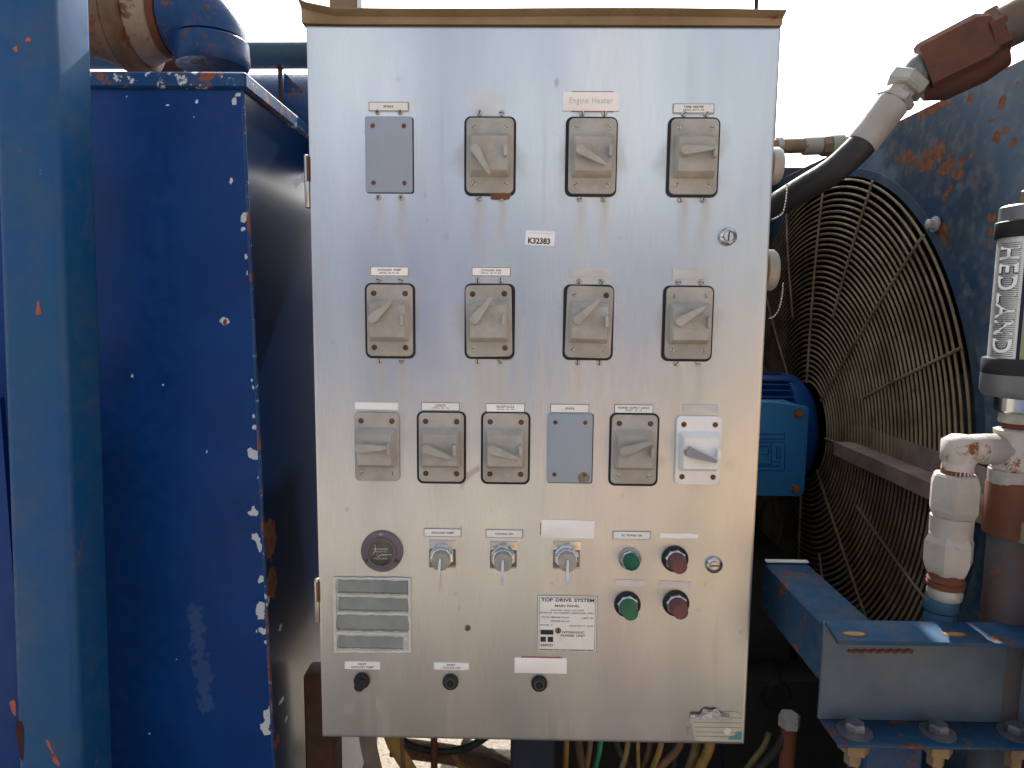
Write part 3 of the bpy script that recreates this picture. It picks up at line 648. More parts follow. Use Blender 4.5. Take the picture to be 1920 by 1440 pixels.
# selector switches
for i, (px, py) in enumerate(((830, 1041), (944, 1043), (1062, 1043))):
    c = P(px, py)
    b = MB(); b.slab(rrect(c.x, c.z + .003, .047, .049, .001), -.0008, -.0022, .0003); s_ = obj('selector_switch', b, M['steel'], cab)
    b = MB(); b.slab(rrect(c.x, c.z - .003, .046, .030, .001), -.0021, -.0025); obj('grey_legend', b, M['meter'], s_)  # darker grey rectangle across the lower part of the legend plate
    b = MB(); b.lathe([(.0225, 0), (.0225, -.004), (.0205, -.006)], (c.x, -.0022, c.z), (0, 1, 0), 8, rot=.39); obj('hex_nut', b, M['chrome'], s_, smooth=15)
    b = MB(); b.lathe([(.0190, 0), (.0190, -.012), (.0175, -.013)], (c.x, -.0075, c.z), (0, 1, 0), 10, rot=.2); obj('bezel_nut', b, M['chrome'], s_, smooth=15)
    b = MB(); b.lathe([(.0155, 0), (.0155, -.0235), (.0145, -.0245)], (c.x, -.0085, c.z), (0, 1, 0), 36); obj('knob', b, M['zinc'], s_)
    a = -.03 if i else -.06
    b = MB(); k0 = Vector((c.x, -.034, c.z + .007)); k1 = Vector((c.x + a * .045, -.045, c.z - .031))
    b.loft([[k0 + Vector((dx, dy, 0)) for dx, dy in ((-.0017, .008), (.0017, .008), (.0017, -.003), (-.0017, -.003))], [k1.lerp(k0, .5) + Vector((dx, dy, 0)) for dx, dy in ((-.0024, .010), (.0024, .010), (.0024, -.005), (-.0024, -.005))], [k1 + Vector((dx, dy, 0)) for dx, dy in ((-.003, .008), (.003, .008), (.003, -.004), (-.003, -.004))]])
    obj('selector_lever', b, M['alu'], s_)
    if i: text('lettering', 'OFF', (c.x, -.0023, c.z + .0235), .010, .0035, M['meter'], s_); text('lettering', 'HAND      AUTO', (c.x, -.0023, c.z + .0185), .036, .0036, M['meter'], s_)
# pilot light and push buttons
c = P(1181, 1047)
b = MB(); b.lathe([(.0195, 0), (.0195, -.003), (.0175, -.005)], (c.x, -.001, c.z), (0, 1, 0), 24); pb = obj('pilot_light', b, M['zinc'], cab, 'small dark green pilot light in a steel ring')
b = MB(); b.lathe([(.0178, 0), (.0178, -.006), (.016, -.008)], (c.x, -.005, c.z), (0, 1, 0), 8); obj('hex_nut', b, M['chrome'], pb, smooth=15)
b = MB(); b.lathe([(.0142, 0), (.0142, -.012), (.0135, -.014), (.010, -.0158), (.004, -.0165)], (c.x, -.008, c.z), (0, 1, 0), 36); obj('lens', b, M['green'], pb, smooth=60)
for (px, py, mt, nm) in ((1176, 1132, 'green2', 'tall green push button in a black ring'), (1265, 1047, 'maroon', 'upper maroon push button'), (1267, 1130, 'maroon', 'lower maroon push button')):
    c = P(px, py)
    b = MB(); b.lathe([(.0228, 0), (.0228, -.004), (.0205, -.006)], (c.x, -.0008, c.z), (0, 1, 0), 40); pb = obj('push_button', b, M['gasket'], cab, nm)
    b = MB(); b.lathe([(.0195, 0), (.0195, -.003), (.0182, -.008), (.0165, -.009)], (c.x, -.005, c.z), (0, 1, 0), 8, rot=.2); obj('hex_nut', b, M['chrome'], pb, smooth=15)
    b = MB(); b.lathe([(.0165, 0), (.0160, -.006), (.0135, -.020), (.0128, -.030), (.0122, -.0305), (.0118, -.0298), (.0070, -.0295)], (c.x, -.008, c.z), (0, 1, 0), 40); obj('button_cap', b, M[mt], pb)
# rubber reset boots
for (px, py, up) in ((679, 1275, 1), (845, 1277, 0), (1011, 1280, 0)):
    c = P(px, py)
    b = MB(); b.lathe([(.0142, 0), (.0142, -.004), (.0128, -.007), (.0095, -.008)] + ([(.0085, -.009), (.0085, -.006), (.004, -.005)] if not up else [(.0095, -.010), (.0090, -.022), (.0075, -.024)]), (c.x, -.0008, c.z), (0, 1, 0), 36); rb = obj('reset_button', b, M['gasket'], cab)
    if not up: b = MB(); b.torus((c.x, -.0085, c.z - .0004), (0, 1, 0), .0082, .0010, 32, 6); obj('button_rim', b, M['meter'], rb)
# capped receptacles on the right side, with bead chains
for (px, py, hh_, ch) in ((1466, 312, 66, [(1476, 346), (1474, 372), (1468, 398), (1456, 408), (1446, 412)]), (1458, 507, 76, [(1468, 532), (1466, 556), (1460, 580), (1450, 594), (1440, 597)])):
    Yc = .07; c = P(px, py, Yc); R_ = hh_ / 2 / F * (Yc + 1.141); xb = X1 + .004
    b = MB(); b.lathe([(R_ * .85, 0), (R_ * .85, .010), (R_, .012), (R_ * 1.0, .026), (R_ * .9, .031), (R_ * .55, .033)], (xb, Yc, c.z), (1, 0, 0), 24); rc = obj('receptacle_cap', b, M['zinc'], cab)
    b = MB(); b.torus((xb + .011, Yc, c.z), (1, 0, 0), R_ * .98, .002, 30, 6); obj('cap_ring', b, M['brass'], rc)
    pts = spline([P(x, y, Yc - .02) for x, y in ch], 10); b = MB(); acc = 0; last = pts[0]
    for q in pts:
        if (q - last).length > .0042 or q is pts[0]:
            b.lathe([(.0004, -.0017), (.0013, -.001), (.0017, 0), (.0013, .001), (.0004, .0017)], q, (0, 0, 1), 7); last = q
    b.tube([p for p in pts], .0004, 4, smooth=False); obj('bead_chain', b, M['chain'], rc)
# cable glands beneath
for px in (1063, 1090, 1126, 1178, 1222, 1282, 1336):
    c = P(px, 1395, .12); b = MB(); b.lathe([(.011, 0), (.011, -.008), (.014, -.0085), (.014, -.018), (.010, -.024), (.008, -.026)], (c.x, .12 + .02 * math.sin(px), Z0 - .002), (0, 0, 1), 8); obj('cable_gland', b, M['brass'] if px % 4 else M['zinc'], cab, smooth=20)

# ================================================================== steel post on the left
YP = -.10
p = [P(-22, 0, YP), P(97, 0, YP), P(30, 1440, YP), P(150, 1440, YP)]
post = thing('steel_post', (-.80, YP + .05, 0), 'upright square steel post with faded blue paint and red scuffs, nearest the left edge', 'post')
def ext(pa, pb, z): return pa + (pb - pa) * ((z - pa.z) / (pb.z - pa.z))
def section(z, r=.014, n=6):
    a = ext(p[0], p[2], z); c_ = ext(p[1], p[3], z); x0, x1 = a.x, c_.x; y0, y1 = YP, YP + .095
    o = []
    for (sx, sy, a0) in ((x1 - r, y0 + r, -PI / 2), (x1 - r, y1 - r, 0), (x0 + r, y1 - r, PI / 2), (x0 + r, y0 + r, PI)):
        for k in range(n + 1): a_ = a0 + PI / 2 * k / n; o.append((sx + r * math.cos(a_), sy + r * math.sin(a_), z))
    return o
b = MB(); b.loft([section(z) for z in np.linspace(0, 2.5, 60)]); obj('tube', b, M['postblue'], post, smooth=50)
q0 = ext(p[0], p[2], .3); b = MB(); b.box((q0.x - .30, YP + .02, .0), (q0.x + .02, YP + .03, 1.35)); obj('gusset_plate', b, M['tank'], post)
def decal(lst, Y, lift, mat, nm, parent, mt2=None):
    for (px, py, rx, ry, rot) in lst:
        c = P(px, py, Y); o = []
        for a in np.linspace(0, 2 * PI, 18, endpoint=False):
            q = 1 + .22 * math.sin(3 * a + px) + random.uniform(-.12, .12); x_, z_ = math.cos(a) * rx * q * .0008, math.sin(a) * ry * q * .0008
            o.append((c.x + x_ * math.cos(rot) - z_ * math.sin(rot), c.z + x_ * math.sin(rot) + z_ * math.cos(rot)))
        b = MB(); b.slab(o, Y + .0004, Y - lift); obj(nm, b, mat, parent)
decal([(72, 580, 4.5, 13, -.1), (25, 1325, 6, 16, .1), (105, 1425, 5, 14, .35), (94, 1400, 3, 20, .35), (53, 75, 5, 4, 0), (30, 92, 4, 5, 0)], YP, .0006, M['red'], 'paint_scuff', post)
decal([(38, 1385, 8, 44, .02)], YP, .0006, paint('dark_maroon_primer', (.05, .015, .02), None, .7, dust=.05, bump=.1), 'bare_patch', post)

# ================================================================== blue tank
YT = .11; XT0 = -1.15
tp = P(455, 150, YT); bt = P(515, 1440, YT); zt = P(400, 166, YT).z
tank = thing('blue_tank', (-.85, YT + .5, 0), 'tall deep blue steel tank with white paint chips down its corner', 'tank')
def cornerx(z): return tp.x + (bt.x - tp.x) * ((z - tp.z) / (bt.z - tp.z))
ztop = zt; zb = .1
LT = ztop - zb; nu, nv = 500, 620
xb, xt = cornerx(zb), cornerx(ztop)
S, T = np.meshgrid(np.linspace(0, 1, nu), np.linspace(0, 1, nv)); Zg = zb + T * LT; Xc = xb + (xt - xb) * T
Wd = 1.0; Xg = Xc - (1 - S) * Wd
chip = np.zeros_like(Xg); rsm = np.zeros_like(Xg); lgt = np.zeros_like(Xg)
fn = fbm(nu, nv, Wd, LT, 110, 110, 5, 3); fn2 = fbm(nu, nv, Wd, LT, 5, 2.2, 77, 3)
def tb(arr, px, py, rx, ry, a=1., th=0):
    q = P(px, py, YT); d = np.sqrt(((Xg - q.x) / (rx * .00095)) ** 2 + ((Zg - q.z) / (ry * .00095)) ** 2) + (fn - .5) * 2.4
    np.maximum(arr, a * sstep(1.3, .7, d), out=arr)
for (x, y, rx, ry) in ((458, 408, 5, 7), (456, 430, 4, 3), (461, 480, 4, 6), (463, 509, 2, 4), (472, 713, 2, 4), (474, 726, 2, 4), (475, 780, 3, 4), (477, 801, 3, 4), (475, 853, 9, 10), (484, 895, 2, 4), (476, 958, 8, 10), (480, 1006, 10, 8), (487, 1025, 5, 8), (490, 1085, 5, 10), (488, 1140, 9, 16), (491, 1180, 10, 9), (499, 1205, 3, 5), (433, 337, 3, 6), (420, 603, 7, 7), (368, 190, 2, 4), (314, 197, 3, 2), (503, 1345, 8, 14), (498, 1365, 9, 16), (510, 1325, 7, 8), (440, 190, 4, 5), (447, 178, 4, 4), (248, 706, 4, 4)): tb(chip, x, y, rx, ry)
for k in range(9): tb(chip, random.uniform(190, 470), random.uniform(180, 1420), 1.3, 1.3)
tb(rsm, 422, 605, 3, 6); tb(rsm, 497, 1010, 5, 14)
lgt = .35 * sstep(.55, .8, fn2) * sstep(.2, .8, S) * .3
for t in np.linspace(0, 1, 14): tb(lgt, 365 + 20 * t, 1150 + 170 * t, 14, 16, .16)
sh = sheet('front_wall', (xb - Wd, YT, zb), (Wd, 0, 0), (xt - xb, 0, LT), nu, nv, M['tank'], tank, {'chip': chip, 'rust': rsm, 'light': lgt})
# rounded corner + side wall
Dp = 1.1; rr = .006; nu2 = 260
S, T = np.meshgrid(np.linspace(0, 1, nu2) ** 1.5, np.linspace(0, 1, nv)); Zg2 = zb + T * LT
Yg = YT + S * Dp
chip2 = np.zeros_like(Yg); rs2 = np.zeros_like(Yg); fn = fbm(nu2, nv, Dp, LT, 60, 110, 15, 3)
def tb2(arr, px, py, ry, rz, a=1., rough=2.0):
    q0 = P(px, py, YT + .05)
    for _ in range(4): q0 = PXp(px, py, cornerx(q0.z))
    d = np.sqrt(((Yg - q0.y) / ry) ** 2 + ((Zg2 - q0.z) / rz) ** 2) + (fn - .5) * rough; np.maximum(arr, a * sstep(1.3, .7, d), out=arr)
tb2(rs2, 506, 1010, .030, .040, 1, .8); tb2(rs2, 510, 1090, .026, .030, 1, .8)
tb2(chip2, 506, 1010, .034, .045, .58, .8); tb2(chip2, 510, 1090, .030, .034, .58, .8)
tb2(chip2, 503, 1120, .01, .01); tb2(chip2, 525, 1178, .012, .006); tb2(chip2, 528, 1313, .012, .006); tb2(chip2, 537, 1348, .012, .006); tb2(rs2, 516, 1395, .03, .008)
for k in range(12): tb2(chip2, 550 + 2.5 * k, 345 - 1.6 * k, .02, .0045)
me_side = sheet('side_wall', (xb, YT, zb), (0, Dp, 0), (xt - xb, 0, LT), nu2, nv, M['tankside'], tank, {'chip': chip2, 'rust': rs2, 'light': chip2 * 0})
# respace the side grid to match the squared spacing
co = np.empty(nu2 * nv * 3, np.float32); me_side.data.vertices.foreach_get('co', co); co = co.reshape(nv, nu2, 3); co[:, :, 1] = Yg - (YT + .5); me_side.data.vertices.foreach_set('co', co.reshape(-1)); me_side.data.update()
b = MB(); b.tube([(xb - .0025, YT + .0026, zb), (xt - .0025, YT + .0026, ztop)], .0034, 12); obj('corner_bend', b, M['tanklip'], tank)
b = MB(); b.box((xb - Wd, YT + .004, zb), (xb - Wd + .004, YT + Dp, ztop)); b.box((xb - Wd, YT + Dp, zb), (xb, YT + Dp + .004, ztop)); obj('rear_walls', b, M['tank'], tank)
zl = P(400, 134, YT - .008).z
b = MB(); b.box((xt - Wd - .01, YT - .009, ztop - .001), (xt + .009, YT + Dp + .01, zl), .003); obj('lid_flange', b, M['tanklip'], tank)

# ================================================================== big elbow and casting on the tank
YE = .27; dE = YE + 1.141
ce = P(398, 120, YE); R0 = 61 / F * dE
elb = thing('pipe_elbow', (ce.x, YE, zl), 'large scuffed blue pipe elbow rising from the tank lid beside the tan casting', 'pipe fitting')
b = MB(); b.lathe([(R0 * .80, zl - 0.003), (R0 * .80, zl + .025)], (ce.x, YE, 0), (0, 0, 1), 40); obj('threaded_nipple', b, M['tan'], elb)
z_a = P(398, 104, YE - R0).z; z_b = P(398, 50, YE - R0).z
zax = P(300, 27, YE - R0 * .3).z; rb = R0 * .55; zc_ = zax - rb
b = MB(); b.lathe([(R0 * .80, z_a + .004), (R0 * .99, z_a), (R0 * 1.05, z_a + .008), (R0 * 1.06, z_a + .02), (R0 * 1.045, z_b - .004), (R0 * .99, z_b), (R0 * .9, z_b + .001)], (ce.x, YE, 0), (0, 0, 1), 48, cap0=True, cap1=False); obj('collar', b, M['pipeblue'], elb)
rings = []
for k in range(15):
    a = PI / 2 * k / 14; oc = Vector((ce.x - rb, YE, zc_)); ctr = oc + Vector((math.cos(a), 0, math.sin(a))) * rb; dd = Vector((math.cos(a), 0, math.sin(a)))
    rings.append([ctr + (dd * math.cos(2 * PI * i / 40) + Vector((0, 1, 0)) * math.sin(2 * PI * i / 40)) * R0 * .965 for i in range(40)])
b = MB(); b.loft(rings); obj('bend', b, M['pipeblue'], elb)
xe = ce.x - rb
b = MB(); b.lathe([(R0 * .96, 0), (R0 * .98, .003), (R0 * .99, .008), (R0 * .99, .050), (R0 * .9, .054)], (xe + .010, YE, zax), (-1, 0, 0), 48); obj('horizontal_collar', b, M['pipeblue'], elb)
val = thing('valve_casting', (xe - .12, YE, zl), 'tan and rust weathered valve casting with a deep flange, beside the blue elbow', 'valve')
x_ = xe - .043
def vp(nm, pr, mt):
    b = MB(); b.lathe([(r * R0, t) for r, t in pr], (x_, YE, zax), (-1, 0, 0), 56); obj(nm, b, M[mt], val)
vp('rust_band', [(.86, 0), (1.0, .001), (1.04, .006), (1.06, .013), (1.0, .014)], 'rust')
vp('pale_neck', [(1.0, .013), (1.10, .020), (1.22, .040), (1.28, .048), (1.28, .052)], 'pale')
vp('flange', [(1.2, .0525), (1.46, .055), (1.55, .060), (1.57, .066), (1.57, .080), (1.50, .085)], 'tan')
vp('body', [(1.52, .0852), (1.46, .095), (1.30, .115), (1.10, .150), (1.00, .19), (1.0, .24), (1.15, .28), (.9, .34)], 'tan')
q = P(238, 131, YE); b = MB(); b.box((q.x - .012, YE - .02, zl - .003), (q.x + .02, YE + .03, zl + .012), .003); obj('foot', b, M['pale'], val)
# pipes behind
YB = .75
a, c_ = P(150, 105, YB), P(640, 104, YB); r_ = 22 / F * (YB + 1.141)
b = MB(); b.tube([a, c_], r_, 28, smooth=False); b.tube([P(345, 107, YB), P(455, 106, YB)], r_ * 1.12, 28, smooth=False)
solo('horizontal_pipe', b, M['pipegrey'], 'rusty blue grey pipe running level behind the elbow and cabinet', 'pipe')
b = MB(); a, c_ = P(268, 112, .5), P(352, 112, .5); b.lathe([(.036, 0), (.038, .004), (.038, .05), (.033, .052), (.033, (c_ - a).length - .02), (.038, (c_ - a).length - .018), (.038, (c_ - a).length)], a, c_ - a, 28); solo('brown_pipe_coupling', b, M['rustbrown'], 'short red brown pipe coupling between the tan casting and the blue elbow', 'pipe coupling')
dr = thing('pipe_clamp', (P(540, 200, .6).x, .6, zl - .05), 'blue drum with an upright clamp bolt and plate seen behind the tank lid', 'clamp')
cz_ = P(540, 240, .6); b = MB(); b.lathe([(.115, -.20), (.115, .13), (.105, .14)], (cz_.x + .05, .6, P(540, 235, .6).z), (1, 0, 0), 40); obj('drum', b, M['pipeblue'], dr)
a, c_ = P(527, 122, .47), P(527, 200, .47); b = MB(); b.lathe([(.0052, 0), (.0052, a.z - c_.z - .008), (.0085, a.z - c_.z - .0078), (.0085, a.z - c_.z)], c_, (0, 0, 1), 8); obj('clamp_bolt', b, M['dark'], dr)
b = MB(); q = [P(534, 136, .5), P(553, 157, .5), P(570, 172, .5), P(570, 215, .5), P(534, 200, .5)]; b.slab([(v.x, v.z) for v in reversed(q)], .505, .495); obj('gusset', b, M['pipeblue'], dr)
# masts behind the cabinet
b = MB(); a, c_ = P(617, 10, .9), P(668, 10, .9); b.box((a.x, .9, 0), (c_.x, 1.0, 2.6), .004); mst = P(678, 10, .9); 
solo('mast', b, M['mast'], 'tan square mast rising behind the top left of the cabinet', 'mast')
b = MB(); b.box((c_.x + .0005, .902, .5), (mst.x, .98, 2.55), .002); solo('flat_bar', b, M['alu'], 'thin pale flat bar along the side of the tan mast', 'bar')
a = P(1418, 10, .35); b = MB(); b.lathe([(.0042, 0), (.0042, 2.3)], (a.x, .35, .3), (0, 0, 1), 10); solo('thin_rod', b, M['navy'], 'thin dark vertical rod rising above the top right of the cabinet', 'rod')

# ================================================================== cooler housing with fan guard
XW = .8166; cF = Vector((XW, .735, 1.172)); RF = .670; print('FAN', cF)
cool = thing('cooler_housing', (XW + .2, cF.y, 0), 'big dull blue cooler housing with a round wire fan guard, right of the cabinet', 'cooler')
zt_ = PXp(1920, 111, XW).z; ya, yb_ = PXp(1920, 200, XW).y - .35, cF.y + RF + .25
zt2 = PXp(1692, 222, XW).z; print('wall top', zt_, zt2)
nu, nv = 480, 330; zbW = .05; LY, LZ = yb_ - ya, zt_ - zbW
S, T = np.meshgrid(np.linspace(0, 1, nu), np.linspace(0, 1, nv)); Yg = yb_ - S * LY; Zg = zbW + T * LZ   # u towards -Y so that the normal faces -X
rad_ = np.sqrt((Yg - cF.y) ** 2 + (Zg - cF.z) ** 2); fn = fbm(nu, nv, LY, LZ, 60, 60, 33, 3); f3 = fbm(nu, nv, LY, LZ, 3, 3, 44, 4)
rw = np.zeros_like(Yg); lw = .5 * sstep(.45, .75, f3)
def wb(arr, px, py, ry, rz, a=1., shear=0):
    q = PXp(px, py, XW); d = np.sqrt(((Yg - q.y) / ry) ** 2 + ((Zg - q.z - shear * (Yg - q.y)) / rz) ** 2) + (fn - .5) * 2.6; np.maximum(arr, a * sstep(1.35, .75, d), out=arr)
for (x, y, ry, rz) in ((1695, 295, .03, .014), (1715, 300, .03, .012), (1735, 305, .03, .012), (1750, 290, .035, .02), (1775, 318, .03, .012), (1793, 325, .02, .012), (1800, 305, .012, .008), (1740, 205, .03, .012), (1765, 195, .02, .008), (1880, 190, .01, .01), (1832, 322, .01, .008), (1765, 445, .02, .02)): wb(rw, x, y, ry, rz)
for k in range(24): wb(rw, random.uniform(1650, 1915), random.uniform(150, 560), .008, .006)
rw = np.maximum(rw, .55 * sstep(.03, .0, zt_ - Zg) * (fn > .5))
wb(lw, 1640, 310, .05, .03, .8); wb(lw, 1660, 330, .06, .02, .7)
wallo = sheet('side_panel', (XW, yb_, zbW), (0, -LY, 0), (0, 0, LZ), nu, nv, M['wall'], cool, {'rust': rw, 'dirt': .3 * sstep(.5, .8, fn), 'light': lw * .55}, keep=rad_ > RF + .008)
b = MB(); b.box((XW + .0015, ya, zt_ - .06), (XW + .36, yb_, zt_ + .004), .003); b.box((XW + .0015, yb_ - .004, zbW), (XW + .36, yb_, zt_ - .062)); b.box((XW + .0015, ya, zbW), (XW + .36, ya + .004, zt_ - .062)); obj('frame_edges', b, M['wall'], cool)
def ringy(prof, n=120, mt=None, nm='x'):   # around the fan axis; prof (r, x)
    b = MB(); rings = [[(x, cF.y - math.cos(2 * PI * i / n) * r, cF.z + math.sin(2 * PI * i / n) * r) for i in range(n)] for r, x in prof]
    b.loft(rings, False, False); return obj(nm, b, mt, cool, smooth=30)
ringy([(RF + .002, XW - .003), (RF, XW - .001), (RF - .004, XW + .28)], mt=M['dark'], nm='shroud_throat')
ringy([(RF + .020, XW + .001), (RF + .019, XW - .002), (RF + .001, XW - .004), (RF + .0005, XW - .002)], mt=M['ringlip'], nm='ring_lip')
b = MB(); b.box((XW + .29, ya + .005, zbW), (XW + .34, yb_ - .005, zt_ - .0625)); obj('radiator_core', b, M['dark'], cool)
b = MB()     # fan blades
for k in range(6):
    a0 = k * PI / 3 + .3
    rings = []
    for t in np.linspace(0, 1, 7):
        r = .12 + (RF - .16) * t; hw = .09 + .05 * t; tw = .75 - .4 * t; d = Vector((0, -math.cos(a0), math.sin(a0))); e = Vector((0, math.sin(a0), math.cos(a0)))
        c = Vector((XW + .14, cF.y, cF.z)) + d * r; s_ = e * math.cos(tw) + Vector((1, 0, 0)) * math.sin(tw); n_ = s_.cross(d)
        rings.append([c - s_ * hw, c + n_ * .008 + s_ * 0, c + s_ * hw, c - n_ * .002])
    b.loft(rings)
b.lathe([(.13, 0), (.13, .1)], (XW + .09, cF.y, cF.z), (1, 0, 0), 30)
obj('fan_blades', b, paint('dark_fan_blade', (.05, .048, .045), (.03, .028, .026), .5, dust=.25, bump=.1), cool)
b = MB()
def dome(r): return XW - .006 - .024 * (1 - (r / RF) ** 2) ** .5 if r < RF else XW - .012
rr_ = np.concatenate([np.arange(.135, RF - .048, .0141), [RF - .040, RF - .024, RF - .007]])
for r in rr_: b.torus((dome(r), cF.y, cF.z), (1, 0, 0), r, .0031, 110, 5)
for k in range(16):
    a = rad(.5 + 22.5 * k); r0 = .13 if k % 2 == 0 else .335
    b.tube([(dome(r) - .004, cF.y - math.cos(a) * r, cF.z + math.sin(a) * r) for r in np.linspace(r0, RF + .004, 9)], .0032, 6, smooth=False)
obj('fan_guard', b, M['wire'], cool, 'round rusty wire fan guard of concentric rings')
for k in (2, 6, 10, 14):
    a = rad(.5 + 22.5 * k); q = Vector((XW - .004, cF.y - math.cos(a) * (RF + .03), cF.z + math.sin(a) * (RF + .03)))
    b = MB(); b.lathe([(.016, 0), (.016, -.004), (.010, -.0045), (.010, -.016), (.006, -.018)], q, (1, 0, 0), 8); obj('guard_bolt', b, M['zinc'], cool)
# back rail at the far end
a = P(1440, 313, 1.6); c_ = P(1525, 313, 1.6); b = MB(); b.box((a.x, 1.6, a.z - .12), (c_.x + .05, 1.65, a.z), .003); solo('cross_rail', b, M['navy'], 'dark cross rail behind the hose at the far end of the cooler', 'rail')

# motor
mo = thing('fan_motor', (.68, cF.y, cF.z - .16), 'blue electric motor with rusty terminal box, half hidden behind the cabinet', 'motor')
xm = XW - .035
b = MB(); b.lathe([(.06, 0), (.125, -.012), (.150, -.035), (.156, -.055), (.156, -.075), (.148, -.080)], (xm, cF.y, cF.z), (1, 0, 0), 48); obj('end_bell', b, M['motor'], mo)
b = MB(); b.lathe([(.144, -.078), (.144, -.36), (.15, -.365), (.15, -.40), (.1, -.42)], (xm, cF.y, cF.z), (1, 0, 0), 48)
for k in range(44):
    a = 2 * PI * k / 44; d = Vector((0, math.cos(a), math.sin(a))); e = Vector((0, -math.sin(a), math.cos(a))) * .0018; o_ = Vector((xm, cF.y, cF.z))
    b.loft([[o_ + d * rr1 + e * s1 + Vector((x, 0, 0)) for rr1, s1 in ((.142, -1), (.160, -.7), (.160, .7), (.142, 1))] for x in (-.08, -.36)])
obj('body', b, M['motor'], mo, smooth=30)
b = MB(); q = P(1420, 705, cF.y - .02); b.box((xm - .36, cF.y - .07, cF.z + .13), (P(1498, 705, cF.y).x - .03, cF.y + .02, P(1480, 702, cF.y).z), .012); obj('lifting_boss', b, M['motor'], mo)
yb0 = cF.y - .27; a, c_ = P(1416, 762, yb0), P(1508, 931, yb0); cx, cz = (a.x + c_.x) / 2, (a.z + c_.z) / 2
xl = c_.x - .19; xr = c_.x; zlo = c_.z; zhi = a.z
b = MB(); b.box((xl, yb0 + .03, zlo + .004), (xr - .002, cF.y - .10, zhi - .002), .004); bx = obj('terminal_box', b, M['motorbox'], mo)
b = MB(); b.slab([(xl, zlo), (xr - .008, zlo), (xr, zlo + .014), (xr, zhi - .004), (xr - .004, zhi), ((xl + xr) / 2 + .0, zhi + .012), (xl, zhi)], yb0 + .0295, yb0, .003); obj('box_lid', b, M['motorbox'], bx)
for (px, py) in ((1497, 775), (1491, 917)):
    q = P(px, py, yb0); b = MB(); b.lathe([(.012, 0), (.012, -.0015), (.0085, -.002), (.0085, -.008), (.006, -.009)], q, (0, 1, 0), 6 if py > 800 else 16); obj('lid_bolt', b, M['rustscrew'], bx)
b = MB()    # embossed emblem, cast into the lid: frame with strokes
def stroke(pts, r_=.0022): b.tube([P(x, y, yb0 - .0004) for x, y in pts], r_, 6, smooth=False)
stroke([(1420, 814), (1471, 814), (1471, 823), (1420, 823)], .0013)
stroke([(1420, 829), (1472, 829), (1471, 882), (1420, 882)], .0013)
stroke([(1420, 837), (1441, 837), (1441, 852), (1428, 852)], .0015); stroke([(1420, 870), (1441, 870), (1446, 870), (1446, 832)], .0015)
stroke([(1462, 860), (1457, 860), (1456, 838), (1462, 838), (1463, 860)], .0013); stroke([(1446, 866), (1462, 866), (1462, 874), (1420, 874)], .0013)
obj('embossed_emblem', b, M['motor'], bx)
xr0 = P(1587, 817, .3); 
b = MB(); X_ = .742
pa, pb_ = PXp(1563, 838, X_), PXp(1770, 905, X_); z_ = (pa.z + pb_.z) / 2
b.box((X_, pa.y, z_ - .004), (X_ + .055, pb_.y - .25, z_ + .001)); b.box((X_ + .050, pa.y, z_ + .0012), (X_ + .055, pb_.y - .25, z_ + .045)); b.box((X_, pa.y, z_ - .03), (X_ + .004, pb_.y - .25, z_ - .0042))
obj('mounting_rail', b, paint('rusty_grey_rail', (.22, .18, .16), (.14, .10, .09), .75, rust=.2, dust=.35, bump=.4), mo)

# ================================================================== hydraulic hose at the upper right
YH = .02
def H_(px, py, Y=YH): return P(px, py, Y)
hs = thing('hydraulic_hose', H_(1560, 320), 'thick black rubber hydraulic hose curving behind the cabinet from a crimped steel end', 'hose')
k_ = (YH + 1.141) / F
f0, f1 = H_(1618, 268), H_(1672, 196); axh = (f1 - f0).normalized()
b = MB(); b.tube([H_(1370, 432, .30), H_(1440, 394, .16), H_(1500, 358, .09), H_(1560, 322, .045), H_(1598, 289, .025), f0 - axh * .0, f0 + axh * .004], 25 * k_, 28); obj('rubber_hose', b, M['hose'], hs)
b = MB(); b.lathe([(26 * k_, -.004), (27.5 * k_, .0), (28 * k_, .02), (29 * k_, (f1 - f0).length), (26 * k_, (f1 - f0).length + .003)], f0, axh, 32); obj('crimped_ferrule', b, M['white'], hs)
n0 = f1 + axh * .003
b = MB(); b.lathe([(30 * k_, 0), (33 * k_, .003), (33 * k_, .012), (28 * k_, .014)], n0, axh, 6); obj('hex_collar', b, M['zinc'], hs, smooth=20)
b = MB(); b.lathe([(24 * k_, .012), (24 * k_, .022), (32 * k_, .024), (36 * k_, .028), (36 * k_, .044), (31 * k_, .048)], n0, axh, 6, rot=.5); obj('swivel_nut', b, M['zinc'], hs, smooth=20)
n1 = n0 + axh * .046
b = MB(); b.tube([n1, n1 + axh * .02, H_(1722, 140), H_(1745, 125)], 25 * k_, 24); obj('elbow_fitting', b, M['meter'], hs)
ru = thing('rusty_pipe_block', H_(1820, 80), 'long rusty red brown block with flat sides holding the hose fitting, upper right', 'pipe fitting')
g0, g1 = H_(1731, 127), H_(1862, 62, -.02); axg = (g1 - g0).normalized(); u_ = Vector((0, 1, 0)); u_ = (u_ - axg * u_.dot(axg)).normalized(); v_ = axg.cross(u_)
if v_.z < 0: v_ = -v_
Lg = (g1 - g0).length; b = MB(); rg = []
for (t, s_) in ((0, .98), (.004, 1), (Lg * .82, 1.02), (Lg, .78)):
    rg.append([g0 + axg * t + (u_ * x + v_ * z) * s_ for x, z in ((-.030, .030), (-.030, -.030), (-.020, -.036), (.020, -.036), (.030, -.03), (.03, .03), (.02, .037), (-.02, .037))])
b.loft(rg); obj('block', b, M['rustbrown'], ru, smooth=20)
b = MB(); b.lathe([(.028, Lg * .12), (.042, Lg * .4), (.043, Lg * 1.0), (.036, Lg * 1.35)], g0 + Vector((0, .035, -.022)), axg, 20); obj('rear_plate', b, M['rustbrown'], ru)
